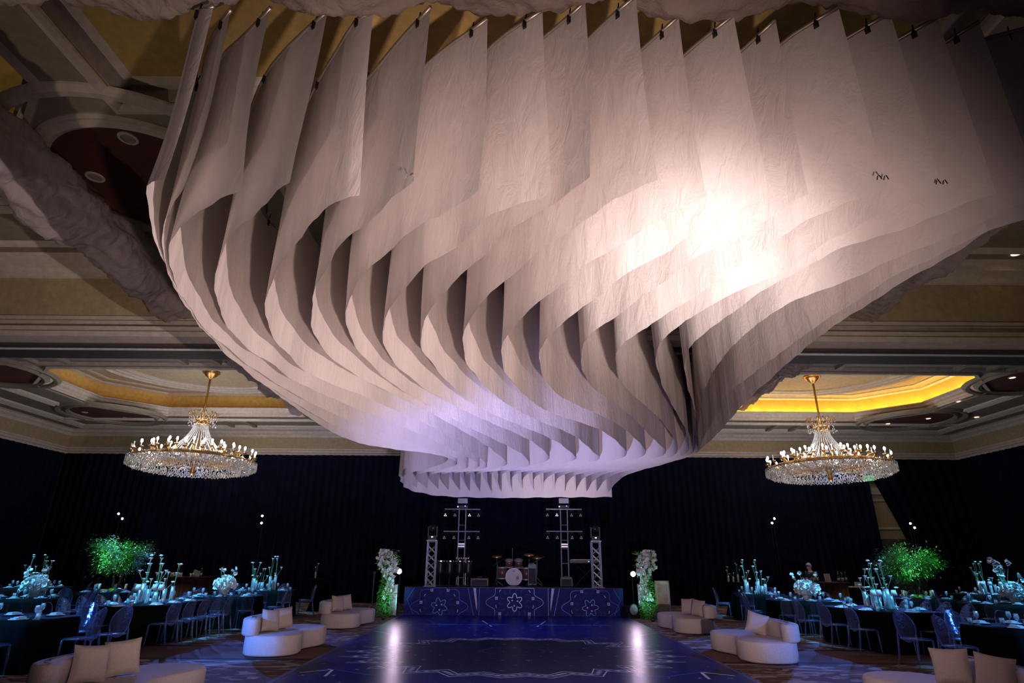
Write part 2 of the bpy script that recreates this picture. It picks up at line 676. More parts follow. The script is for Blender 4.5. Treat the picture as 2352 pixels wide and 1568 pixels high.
def trim(mb, m='cream', smooth=False):
    tn[0] += 1
    return struct('trim_%d' % tn[0], mb, M[m], None, smooth)


for cx, sgn in BAY:
    mb = MB()
    mb.sweep(octagon(cx, HX, HY, CHF, ZC), LIP, True)
    trim(mb)
    # recessed frieze and upper ceiling
    mb = MB()
    o1 = octagon(cx, HX + 0.45, HY + 0.45, CHF, ZC + 0.30)
    o2 = octagon(cx, HX + 0.45, HY + 0.45, CHF, ZC + 1.12)
    mb.add(o1 + o2, [(i, (i + 1) % 8, 8 + (i + 1) % 8, 8 + i) for i in range(8)])
    # shelf of the cove
    o3 = octagon(cx, HX + 0.02, HY + 0.02, CHF, ZC + 0.30)
    mb.add(o1 + o3, [(i, (i + 1) % 8, 8 + (i + 1) % 8, 8 + i) for i in range(8)])
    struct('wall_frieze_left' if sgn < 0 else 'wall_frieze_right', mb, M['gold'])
    mb = MB()
    mb.poly(octagon(cx, HX + 0.5, HY + 0.5, CHF, ZC + 1.12))
    o = struct('ceiling_dome_left' if sgn < 0 else 'ceiling_dome_right', mb, mat('dome_plaster', (0.42, 0.33, 0.21), 0.8))
    mb = MB()
    mb.sweep(octagon(cx, HX + 0.38, HY + 0.38, CHF, ZC + 1.12), [(0.1, 0), (0.1, -0.06), (0, -0.1), (-0.1, -0.04), (-0.12, 0)], True)
    mb.sweep(octagon(cx, HX - 0.2, HY - 0.2, CHF * 0.9, ZC + 1.12), [(0.06, 0), (0.06, -0.04), (-0.04, -0.05), (-0.06, 0)], True)
    for rr, w in ((3.05, 0.12), (2.75, 0.16), (3.35, 0.05)):
        mb.sweep(circle(cx, YC, ZC + 1.12, rr * 1.12, rr), [(w, 0), (w, -0.05), (w * 0.4, -0.09), (-w * 0.4, -0.06), (-w, -0.03), (-w, 0)], True)
    trim(mb)

# corner medallions of the far bay
n_med = 0
for sx in (-1, 1):
    for (mx, my) in ((16.6, 23.7), (16.9, 17.7), (6.6, 23.7), (6.6, 17.7)):
        mb = MB()
        mb.poly(circle(sx * mx, my, ZC - 0.004, 1.55, n=40)[::-1])
        n_med += 1
        struct('ceiling_medallion_%d' % n_med, mb, M['red'])
        mb = MB()
        mb.sweep(circle(sx * mx, my, ZC, 1.62), [(0.12, 0), (0.12, -0.06), (0.02, -0.10), (-0.06, -0.05), (-0.10, 0)], True)
        mb.sweep(circle(sx * mx, my, ZC, 1.95), [(0.14, 0), (0.12, -0.07), (0.0, -0.09), (-0.08, -0.03), (-0.10, 0)], True)
        trim(mb, 'ceil')

# straight mouldings on the far bay ceiling
mb = MB()
MP = [(0.10, 0), (0.10, -0.05), (0.02, -0.09), (-0.06, -0.05), (-0.10, 0)]
for sx in (-1, 1):
    for (a, b) in (((19.6, 14), (19.6, 26.2)), ((19.25, 14), (19.25, 25.8)), ((17.6, 19.6), (17.6, 22.0)), ((17.85, 19.5), (17.85, 22.1))):
        mb.sweep([(sx * a[0], a[1], ZC), (sx * b[0], b[1], ZC)], MP)
for y in (26.2, 25.8, 24.5, 16.9, 16.2, 15.7):
    mb.sweep([(-19.6, y, ZC), (19.6, y, ZC)], MP)
trim(mb, 'cream')
mb = MB()
for sx in (-1, 1):
    for x in (6.0, 7.0, 8.9, 9.9, 13.5, 14.5):
        mb.box((sx * x, 16.35, ZC - 0.05), (0.16, 0.8, 0.1))
        mb.box((sx * (x - 2), 25.15, ZC - 0.05), (0.16, 1.2, 0.1), rz=0.0)
trim(mb, 'ceil')

# cross beam (header of the movable wall)
mb = MB()
mb.box((0, (11.8 + Y0) / 2, (ZK + 8.3) / 2), (2 * XW, Y0 - 11.8, 8.3 - ZK))
struct('wall_header', mb, M['tan'])
mb = MB()
mb.box((0, 12.3, ZK - 0.03), (2 * XW, 0.86, 0.06), mi=0)
mb.box((0, 12.05, ZK - 0.075), (2 * XW, 0.05, 0.03), mi=1)
tn[0] += 1
struct('trim_%d' % tn[0], mb, [M['beam'], M['white']])
CROWN = [(0.0, 0.62), (0.05, 0.60), (0.06, 0.50), (0.12, 0.46), (0.13, 0.36), (0.22, 0.30), (0.30, 0.26), (0.31, 0.16), (0.36, 0.12), (0.37, 0.0), (0.0, -0.01)]
TOPC = [(0.0, -0.42), (0.06, -0.40), (0.08, -0.30), (0.18, -0.24), (0.30, -0.20), (0.32, -0.08), (0.42, -0.04), (0.44, 0.0)]
mb = MB()
mb.sweep([(-XW, 11.8, ZK), (XW, 11.8, ZK)], CROWN, inward=-1)
mb.sweep([(-XW, 11.8, ZN), (XW, 11.8, ZN)], TOPC, inward=-1)
trim(mb)
# perimeter crown of the far bay
SC2 = [(0.0, 0.42), (0.04, 0.40), (0.05, 0.32), (0.12, 0.28), (0.13, 0.20), (0.22, 0.14), (0.24, 0.05), (0.28, 0.0), (0.0, -0.01)]
ST = [(0.0, -0.30), (0.05, -0.28), (0.07, -0.18), (0.16, -0.12), (0.20, -0.04), (0.30, 0.0)]
per = [(-XW, Y0, 0), (-XW, YF, 0), (XW, YF, 0), (XW, Y0, 0)]
mb = MB()
mb.sweep([(x, y, ZK) for x, y, _ in per], SC2, inward=-1)
mb.sweep([(x, y, ZC) for x, y, _ in per], ST, inward=-1)
trim(mb)

# near bay ceiling: flat plate with two octagonal openings, a sunken centre panel and medallions
YC_FAR = YC
YC = 4.75
HXN, HYN = 4.75, 4.1
mb = MB()
ring_plate(mb, -11.6, -XW, -5.8, YB, 11.8, ZN, HXN, HYN, 2.4)
ring_plate(mb, 11.6, 5.8, XW, YB, 11.8, ZN, HXN, HYN, 2.4)
mb.poly([(-5.8, 6.8, ZN), (5.8, 6.8, ZN), (5.8, 11.8, ZN), (-5.8, 11.8, ZN)])
mb.poly([(-5.8, YB, ZN), (5.8, YB, ZN), (5.8, 1.0, ZN), (-5.8, 1.0, ZN)])
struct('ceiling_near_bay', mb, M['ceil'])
mb = MB()
mb.box((0, 3.9, ZN + 0.35), (11.9, 6.1, 0.1))
for c, d in (((-5.86, 3.9, ZN + 0.15), (0.1, 6.0, 0.32)), ((5.86, 3.9, ZN + 0.15), (0.1, 6.0, 0.32)), ((0, 6.86, ZN + 0.15), (11.8, 0.1, 0.32))):
    mb.box(c, d)
struct('ceiling_coffer', mb, mat('coffer_plaster', (0.40, 0.27, 0.09), 0.85))
mb = MB()
mb.sweep([(-5.8, 1, ZN), (-5.8, 6.8, ZN), (5.8, 6.8, ZN), (5.8, 1, ZN)], [(0.0, 0.25), (0.0, 0.02), (0.05, -0.03), (0.12, -0.07), (0.2, -0.05), (0.24, 0.0)], inward=1)
mb.sweep([(-5.8, 1, ZN + 0.3), (-5.8, 6.8, ZN + 0.3), (5.8, 6.8, ZN + 0.3), (5.8, 1, ZN + 0.3)], [(0.0, -0.05), (-0.1, -0.07), (-0.2, 0.0)], inward=1)
for sx in (-1, 1):
    mb.sweep([(sx * XW, 9.35, ZN), (sx * 8.9, 9.35, ZN)], MP)
    mb.sweep([(sx * XW, 9.65, ZN), (sx * 8.9, 9.65, ZN)], MP)
    mb.sweep([(sx * 8.6, 10.6, ZN), (sx * 8.6, 11.3, ZN)], MP)
    mb.sweep([(sx * 12.2, 9.8, ZN), (sx * 12.2, 11.3, ZN)], MP)
mb.sweep([(-XW, 10.95, ZN), (XW, 10.95, ZN)], MP)
trim(mb)
for sx in (-1, 1):
    mb = MB()
    mb.sweep(octagon(sx * 11.6, HXN, HYN, 2.4, ZN), LIP, True)
    trim(mb)
    mb = MB()
    o1 = octagon(sx * 11.6, HXN + 0.45, HYN + 0.45, 2.4, ZN + 0.30)
    o2 = octagon(sx * 11.6, HXN + 0.45, HYN + 0.45, 2.4, ZN + 1.12)
    mb.add(o1 + o2, [(i, (i + 1) % 8, 8 + (i + 1) % 8, 8 + i) for i in range(8)])
    mb.poly(o2)
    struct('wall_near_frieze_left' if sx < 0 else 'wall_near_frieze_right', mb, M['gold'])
    mb = MB()
    mb.poly(circle(sx * 6.45, 8.85, ZN - 0.012, 1.62, n=56)[::-1])
    n_med += 1
    struct('ceiling_medallion_%d' % n_med, mb, M['red'])
    mb = MB()
    mb.sweep(circle(sx * 6.45, 8.85, ZN, 1.72, n=64), [(0.16, 0), (0.16, -0.05), (0.08, -0.11), (0.02, -0.10), (-0.02, -0.06), (-0.08, -0.08), (-0.12, -0.03), (-0.12, 0)], True)
    mb.sweep(circle(sx * 6.45, 8.85, ZN, 2.35, n=64), [(0.14, 0), (0.12, -0.07), (0.0, -0.09), (-0.08, -0.03), (-0.10, 0)], True)
    trim(mb)
YC = YC_FAR

# ------------------------------------------------------------ the fabric canopy
def zb(D):
    return 4.87 - 0.045 * (D - 4.4) if D < 16 else 4.35 - 0.13 * (D - 16)


def hang(px, py):
    """point of a hanging bottom edge whose height falls slowly towards the stage"""
    v = ray(px, py)
    D = 8.0
    for _ in range(60):
        D = 0.5 * D + 0.5 * (zb(D) - CAMH) / v.z
    return Vector((v.x * D, D, CAMH + v.z * D))


EDGE = [
    [(387, 421), (342, 432), (350, 533), (373, 610), (432, 717), (515, 810), (642, 907), (808, 1014), (1000, 1043), (1028, 1056)],
    [(424, 424), (391, 472), (372, 543), (372, 600), (404, 668), (455, 740), (540, 830), (660, 912), (820, 1000), (1010, 1045), (1050, 1064)],
    [(536, 424), (483, 469), (430, 502), (407, 533), (394, 575), (403, 640), (445, 720), (520, 796), (610, 866), (720, 930), (860, 987), (1040, 1048), (1076, 1071)],
    [(687, 431), (623, 470), (570, 512), (530, 555), (502, 610), (496, 673), (506, 722), (550, 789), (617, 833), (668, 871), (732, 901), (820, 938), (930, 980), (1070, 1048), (1100, 1070)],
    [(807, 431), (764, 448), (728, 492), (687, 538), (649, 597), (623, 648), (613, 699), (622, 755), (655, 802), (706, 853), (757, 879), (834, 909), (900, 940), (1000, 985), (1095, 1045), (1122, 1071)],
    [(953, 421), (871, 489), (834, 526), (786, 569), (750, 623), (722, 680), (714, 740), (729, 789), (757, 820), (800, 853), (897, 904), (1000, 953), (1100, 1010), (1145, 1045), (1164, 1066)],
    [(1104, 443), (986, 507), (888, 577), (824, 638), (793, 694), (791, 738), (806, 784), (852, 837), (916, 890), (1003, 939), (1080, 982), (1156, 1020), (1200, 1045), (1215, 1069)],
    [(1252, 430), (1118, 496), (1031, 574), (967, 615), (915, 680), (882, 745), (893, 809), (929, 852), (1000, 907), (1105, 962), (1207, 1006), (1250, 1035), (1262, 1056)],
    [(1362, 412), (1270, 470), (1200, 514), (1133, 564), (1069, 620), (1003, 684), (972, 733), (962, 789), (993, 837), (1054, 900), (1105, 936), (1180, 970), (1270, 1010), (1310, 1040), (1320, 1056)],
    [(1500, 405), (1410, 458), (1320, 520), (1260, 564), (1199, 615), (1115, 692), (1075, 750), (1066, 800), (1077, 842), (1118, 893), (1169, 933), (1240, 968), (1320, 1000), (1362, 1035), (1375, 1056)],
    [(1615, 445), (1520, 500), (1419, 560), (1328, 624), (1247, 689), (1191, 743), (1161, 786), (1156, 830), (1169, 865), (1207, 910), (1240, 936), (1284, 956), (1373, 985), (1425, 1020), (1437, 1050)],
    [(1755, 440), (1650, 497), (1549, 560), (1424, 637), (1353, 693), (1284, 749), (1251, 787), (1242, 828), (1256, 874), (1289, 909), (1343, 938), (1401, 965), (1455, 1005), (1481, 1047)],
    [(1867, 450), (1760, 512), (1641, 575), (1557, 626), (1424, 723), (1371, 756), (1343, 784), (1331, 828), (1348, 879), (1391, 915), (1450, 955), (1500, 1005), (1528, 1045)],
    [(2032, 425), (1880, 490), (1710, 598), (1590, 680), (1501, 739), (1424, 795), (1417, 835), (1422, 861), (1442, 892), (1483, 930), (1525, 975), (1552, 1045)],
    [(2167, 435), (1990, 508), (1800, 624), (1634, 700), (1537, 765), (1506, 800), (1504, 840), (1521, 892), (1553, 945), (1580, 995), (1572, 1045)],
    [(2290, 445), (2090, 520), (1900, 590), (1740, 680), (1620, 765), (1577, 807), (1570, 861), (1583, 912), (1598, 955), (1597, 1005), (1582, 1045)],
    [(2400, 455), (2200, 535), (1960, 640), (1800, 705), (1720, 762), (1668, 810), (1634, 855), (1612, 900), (1606, 950), (1603, 1000), (1587, 1045)],
    [(2540, 465), (2330, 510), (2100, 608), (1960, 690), (1850, 765), (1750, 842), (1692, 890), (1660, 935), (1628, 985), (1605, 1020), (1589, 1045)],
    [(2700, 440), (2352, 497), (2230, 562), (2130, 618), (2010, 692), (1900, 762), (1790, 850), (1700, 932), (1650, 995), (1615, 1028), (1591, 1046)],
]
NS = len(EDGE)
ZT = 7.0
SPOTS = ['at the far left edge, narrow and seen edge-on', 'second from the left edge, a narrow sliver',
         'third from the left, its hem bunched into a knot', 'fourth from the left, a wide dark shadow behind it', 'fifth from the left, crumpled at its lower corner',
         'sixth from the left', 'seventh from the left', 'eighth from the left, its corner deeply shaded',
         'ninth from the left, its lower corner turned up', 'in the middle, tenth from either end', 'ninth from the right with a dark shaded edge',
         'eighth from the right, brightly lit', 'seventh from the right, brightly lit', 'sixth from the right with small ink marks',
         'fifth from the right with black marks on its corner', 'fourth from the right', 'third from the right, brownish at the top',
         'second from the right edge', 'outermost on the right, running straight towards the stage']
GEN = random.Random(11)
for k, E in enumerate(EDGE):
    P = [hang(*p) for p in E]
    # beyond the right-hand curl the sheets swing back to the left and end over the stage
    tip = P[-1]
    t = k / (NS - 1)
    gx = 925 + (1432 - 925) * t
    hx = 958 + (1396 - 958) * t
    G_ = hang(gx, 1093 - 4 * math.sin(PI * t))
    H_ = hang(hx, 1119 + 11 * min(1, t * 3))
    mid = tip.lerp(G_, 0.45) + Vector((0.18 * (1 - t), 0, 0))
    P += [mid, G_, H_]
    n = 160
    Q = catmull(P, n)
    th = Vector((0, 0, 0))
    rows = 15
    vs = []
    ph = GEN.random() * 6
    ph2 = GEN.random() * 6
    acc = 0
    curl = GEN.choice((-1, 1)) * GEN.uniform(0.015, 0.045)
    for i, q in enumerate(Q):
        a = Q[max(0, i - 1)]
        b = Q[min(n - 1, i + 1)]
        d = (b - a)
        acc += (q - a).length
        nn = Vector((-d.y, d.x, 0)).normalized()
        zt = ZT - 0.02 * (q.y - 4.4) if q.y < 16 else ZT - 0.23 - 0.5 * min(1, (q.y - 16) / 3)
        hem = (0.012 * math.sin(acc * 6.1 + ph) + 0.006 * math.sin(acc * 17 + ph2) + GEN.uniform(-0.006, 0.006)) * math.exp(-acc * 0.08)
        for j in range(rows):
            s = j / (rows - 1)
            z = q.z + hem * (1 - s) + (zt - q.z) * s
            f = 0.013 * math.sin(acc * 5.3 + ph + 0.9 * s) + 0.004 * math.sin(acc * 15.7 + ph2 - s * 1.6)
            f *= (0.35 + 0.65 * (1 - s)) * math.exp(-acc * 0.05)
            f += 0.010 * math.sin(s * 5 + ph + acc * 0.8) * (1 - s)
            lean = 0.05 * (1 - s) ** 3 * math.sin(ph + acc * 0.7)
            # near edge of a sheet curls a little
            if i < 7:
                f += (7 - i) / 7 * 0.035 * math.sin(s * 3.0 + ph) * (1 - s * 0.5)
            if i < 9:
                f += curl * ((9 - i) / 9) ** 2 * (1 - 0.6 * s)
            o = nn * (f + lean * 0.4)
            vs.append((q.x + o.x, q.y + o.y, z))
    fs = []
    for i in range(n - 1):
        for j in range(rows - 1):
            a = i * rows + j
            fs.append((a, a + rows, a + rows + 1, a + 1))
    root = empty('canopy_panel', (P[0].x, P[0].y, ZT), 0, 'white canopy cloth panel ' + SPOTS[k], 'fabric panel', 'curving cloth panels of the canopy')
    off = Vector((P[0].x, P[0].y, ZT))
    mb = MB().add([Vector(v) - off for v in vs], fs)
    mb.build('cloth', M['canopy'], root, True)
    top = [Vector(vs[i * rows + rows - 1]) - off + Vector((0, 0, 0.03)) for i in range(0, n, 2)]
    MB().tube(top, 0.022, 6).build('rail', M['rail'], root, True)
    for i in range(2, 62, 10):
        p = Vector(vs[i * rows + rows - 1]) - off
        if k == 0 and i == 2:
            clip0 = MB().box((0, 0, -0.02), (0.035, 0.045, 0.10)).tube([(0, 0, 0.0), (0.02, 0, 0.14)], 0.008, 5).build('clip', M['clip'], root)
            cl = clip0
        else:
            cl = clip0.copy()
            C.objects.link(cl)
            cl.parent = root
        cl.location = p


# ink marks written on three cloth corners
for k, glyph in ((5, 0), (13, 1), (14, 1)):
    root = bpy.data.objects['canopy_panel.%03d' % k]
    q = hang(*EDGE[k][0])
    im = MB()
    for j in range(4):
        im.box((-0.075 + 0.03 * j - 0.0, -0.035, q.z - ZT + 0.05 + 0.008 * (j % 2)), (0.008 if glyph else 0.005, 0.004, 0.045), ry=0.35 * (-1) ** j)
    im.build('ink_mark', M['clip'] if glyph else M['piping'], root)

# end valance that closes the canopy above the stage
VP = [hang(*p) for p in ((935, 1075), (921, 1092), (926, 1119), (972, 1132), (1029, 1140), (1130, 1143), (1280, 1142), (1406, 1141))]
Q = catmull(VP, 70)
vs = []
acc = 0
for i, q in enumerate(Q):
    a = Q[max(0, i - 1)]
    b = Q[min(69, i + 1)]
    d = b - a
    acc += (q - a).length
    nn = Vector((-d.y, d.x, 0)).normalized()
    for j in range(8):
        s = j / 7
        f = 0.03 * math.sin(acc * 9) * (1 - s) + 0.05 * math.sin(acc * 2.2 + s)
        vs.append((q.x + nn.x * f, q.y + nn.y * f, q.z + 0.012 * math.sin(acc * 8) * (1 - s) + s * 3.05))
fs = [(i * 8 + j, i * 8 + 8 + j, i * 8 + 9 + j, i * 8 + j + 1) for i in range(69) for j in range(7)]
tag(MB().add(vs, fs).build('end_valance', M['canopy'], None, True), 'long curving white valance closing the far end of the canopy above the stage', 'fabric panel')


# truss frame around the canopy, wrapped in gauze
def wrapped_truss(a, b, label, rad=0.26, mt='sheer', sag=0.10, seed=1, rz=1.0):
    rg = random.Random(seed)
    a = Vector(a)
    b = Vector(b)
    L = (b - a).length
    d = (b - a).normalized()
    u = d.cross(Vector((0, 0, 1))).normalized()
    w = Vector((0, 0, 1))
    n = int(L / 0.06)
    m = 40
    vs = []
    ph = [rg.random() * 6 for _ in range(6)]
    for i in range(n + 1):
        s = i / n * L
        loop = abs(math.sin(s * PI / 1.9 + ph[0]))
        for k in range(m):
            an = 2 * PI * k / m
            under = max(0, -math.sin(an))
            r = rad * (1 + 0.14 * math.sin(3 * an + s * 2.1 + ph[1]) + 0.09 * math.sin(7 * an - s * 5 + ph[2]) + 0.05 * math.sin(11 * an + s * 9 + ph[3]))
            r += under * sag * loop + 0.022 * math.sin(23 * an + 6 * math.sin(s * 1.7 + an)) * math.sin(s * 7 + 3 * an) + 0.016 * math.sin(s * 31 + 5 * an + 2 * math.sin(s * 3))
            vs.append(a + d * s + u * (math.cos(an) * r) + w * (math.sin(an) * r * rz))
    fs = []
    for i in range(n):
        for k in range(m):
            k2 = (k + 1) % m
            fs.append((i * m + k, i * m + k2, (i + 1) * m + k2, (i + 1) * m + k))
    root = empty('wrapped_truss', a, 0, label, 'truss', 'gauze wrapped truss beams of the canopy frame')
    MB().add([v - a for v in vs], fs).build('gauze_wrap', M[mt], root, True)
    tb = MB()
    q = rad * 0.55
    cs = [(q, q), (-q, q), (-q, -q), (q, -q)]
    for (x, z) in cs:
        tb.tube([u * x + w * z, d * L + u * x + w * z], 0.022, 6)
    i = 0
    s = 0
    while s < L - 0.45:
        for j in range(4):
            c0 = cs[j]
            c1 = cs[(j + 1) % 4]
            if i % 2:
                c0, c1 = c1, c0
            tb.tube([d * s + u * c0[0] + w * c0[1], d * (s + 0.45) + u * c1[0] + w * c1[1]], 0.011, 5)
        s += 0.45
        i += 1
    tb.build('truss_frame', M['silver'], root)
    for f in (0.15, 0.5, 0.85):
        p = d * (L * f)
        yy = a.y + p.y
        top = (ZN if yy < 11.8 else (ZK if yy < Y0 else ZC)) - 0.005 - a.z
        if yy < 11.8 or yy > Y0:
            MB().tube([(p.x, p.y, p.z + 0.15), (p.x, p.y, top)], 0.012, 5).build('hanging_cable', M['clip'], root)
    return root


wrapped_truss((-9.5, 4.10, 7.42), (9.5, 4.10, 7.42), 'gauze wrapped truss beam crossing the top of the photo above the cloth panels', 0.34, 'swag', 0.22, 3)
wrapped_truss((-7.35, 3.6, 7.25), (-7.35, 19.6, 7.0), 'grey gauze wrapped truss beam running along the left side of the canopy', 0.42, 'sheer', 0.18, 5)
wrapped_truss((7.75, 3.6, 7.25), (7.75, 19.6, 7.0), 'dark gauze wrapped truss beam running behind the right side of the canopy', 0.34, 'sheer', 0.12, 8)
wrapped_truss((-6.8, 20.35, 6.85), (7.2, 20.35, 6.85), 'gauze wrapped truss beam at the stage end of the canopy, mostly hidden behind it', 0.24, 'sheer', 0.05, 9)


# ------------------------------------------------------------ black drapes round the far bay
def drape(name, pts, ztop, label, amp=0.07, wl=0.32, seed=1, topshift=None, z0=0.02):
    """pleated curtain along a floor line; topshift moves the upper edge of the first end sideways"""
    rg = random.Random(seed)
    P = [Vector(p) for p in pts]
    L = sum((P[i + 1] - P[i]).length for i in range(len(P) - 1))
    n = int(L / 0.055)
    vs = []
    rows = 6
    for i in range(n + 1):
        s = L * i / n
        r = s
        j = 0
        while j < len(P) - 2 and r > (P[j + 1] - P[j]).length:
            r -= (P[j + 1] - P[j]).length
            j += 1
        d = (P[j + 1] - P[j]).normalized()
        p = P[j] + d * r
        nn = Vector((-d.y, d.x, 0))
        for q in range(rows):
            t = q / (rows - 1)
            f = amp * math.sin(2 * PI * s / wl + 0.9 * math.sin(s * 1.3 + seed)) + 0.03 * math.sin(s * 2.3 + t * 2)
            f *= 0.6 + 0.4 * (1 - t)
            x = p + nn * f
            if topshift:
                x = x + Vector((topshift * t ** 1.3 * max(0, 1 - s / 2.4), 0, 0))
            vs.append((x.x, x.y, z0 + (ztop - z0) * t))
    fs = [(i * rows + j, (i + 1) * rows + j, (i + 1) * rows + j + 1, i * rows + j + 1) for i in range(n) for j in range(rows - 1)]
    o = MB().add(vs, fs).build(name, M['black'], None, True)
    return tag(o, label, 'drape', 'black pipe and drape around the ballroom walls')


GL = atz(2012, 1245, 2.6)
YD = 26.5
xg = at(1996, 1160, YD).x
drape('black_drape', [(-20.3, YD, 0), (0.0, YD, 0)], ZK + 0.02, 'pleated black drape across the far wall left of the stage centre', seed=1)
drape('black_drape', [(0.0, YD - 0.15, 0), (xg + 0.1, YD - 0.15, 0)], ZK + 0.02, 'pleated black drape across the far wall between stage centre and exit opening', seed=2)
drape('black_drape', [(xg + 2.0, YD, 0), (20.3, YD, 0)], ZK + 0.02, 'pleated black drape pulled aside at the exit opening, far right wall', seed=3, topshift=-1.95)
drape('black_drape', [(-20.3, YD, 0), (-20.3, 2.0, 0)], ZK + 0.02, 'pleated black drape along the left side wall', seed=4)
drape('black_drape', [(20.3, YD, 0), (20.3, 2.0, 0)], ZK + 0.02, 'pleated black drape along the right side wall', seed=5)
# doorway seen in the gap between the drapes
dx = xg + 0.9
door = empty('door_1', (dx, YF - 0.05, 0))
door['kind'] = 'structure'
MB().box((0, -0.05, 1.35), (2.6, 0.06, 2.7)).build('door_leaf', M['beam'], door)
fr = MB()
fr.box((0, -0.02, 3.15), (3.0, 0.08, 0.10))
fr.box((0, -0.02, 4.35), (3.0, 0.10, 0.10))
fr.box((0, -0.03, 4.75), (3.0, 0.12, 0.30))
fr.build('door_frame', M['cream'], door)
ex = empty('exit_sign', at(1994, 1098, 26.2), R(-62), 'small green lit exit sign above the gap in the drapes, below the right chandelier', 'exit sign')
MB().box((0, 0, 0), (0.5, 0.05, 0.24)).build('sign_panel', M['exit'], ex)
text_mesh('sign_text', 'EXIT', 0.22, M['white'], ex, (0, -0.03, 0), (PI / 2, 0, 0))

# ------------------------------------------------------------ lamps in the far-bay coves
gl_hot = emit_mat('cove_lamp_bright', (1.0, 0.62, 0.12), 95)
gl_dim = emit_mat('cove_lamp_dim', (1.0, 0.42, 0.10), 1.6)
for cx, sgn in BAY:
    oc = [Vector(p) for p in octagon(cx, HX + 0.24, HY + 0.24, CHF, ZC + 0.345)]
    first = None
    for i in range(8):
        a = oc[i]
        b = oc[(i + 1) % 8]
        L = (b - a).length
        m = max(2, int(L / 0.62))
        for j in range(m):
            p = a.lerp(b, (j + 0.5) / m)
            if first is None:
                first = MB().box((0, 0, 0), (0.16, 0.10, 0.05)).build('cove_lamp', gl_hot if sgn > 0 else gl_dim)
                o = first
                tag(o, ('bright amber lamp hidden in the cove of the right ceiling dome' if sgn > 0 else 'dim amber lamp hidden in the cove of the left ceiling dome'), 'lamp',
                    'amber lamps in the right dome cove' if sgn > 0 else 'amber lamps in the left dome cove')
            else:
                o = first.copy()
                C.objects.link(o)
            o.location = p


# ------------------------------------------------------------ downlights
def downlight_proto(lit):
    root = empty('downlight', (0, 0, 0), 0, 'lit recessed ceiling downlight' if lit else 'unlit recessed ceiling downlight with pale ring', 'downlight')
    MB().sweep(circle(0, 0, 0, 0.085, n=20), [(0.0, 0.0), (0.0, -0.012), (-0.03, -0.012), (-0.035, 0)], True).build('trim_ring', M['cream'], root)
    MB().poly(circle(0, 0, -0.004, 0.08, n=20)[::-1]).build('lens', M['downlight'] if lit else M['nightlight'], root)
    return root


lit = downlight_proto(True)
dark = downlight_proto(False)
index_kids()
DL = [('lit', 2335, 580, ZN, 'lit recessed downlight in the near ceiling at the right edge of the photo', 1.3), ('lit', 2325, 866, ZC, 'lit downlight in the dark red medallion at the right edge', 1),
      ('lit', 2203, 921, ZC, 'lit downlight beside the chamfered corner of the right dome', 1), ('lit', 2243, 957, ZC, 'lit downlight right of the far right medallion', 1),
      ('lit', 2132, 960, ZC, 'lit downlight at the right end of the far right medallion', 1), ('lit', 2039, 972, ZC, 'lit downlight at the left end of the far right medallion', 1),
      ('dark', 295, 316, ZN, 'unlit round downlight near the top of the big dark red medallion', 1.3), ('dark', 219, 405, ZN, 'unlit round downlight at the left of the big dark red medallion', 1.3),
      ('dark', 195, 946, ZC, 'unlit tiny downlight in the far left medallion', 1), ('dark', 289, 959, ZC, 'unlit tiny downlight at the right of the far left medallion', 1)]
for kind, px, py, z, lb, s in DL:
    p = atz(px, py, z)
    place(lit if kind == 'lit' else dark, (p.x, p.y, z - 0.012), 0, lb, 'downlights in the ballroom ceiling', s)


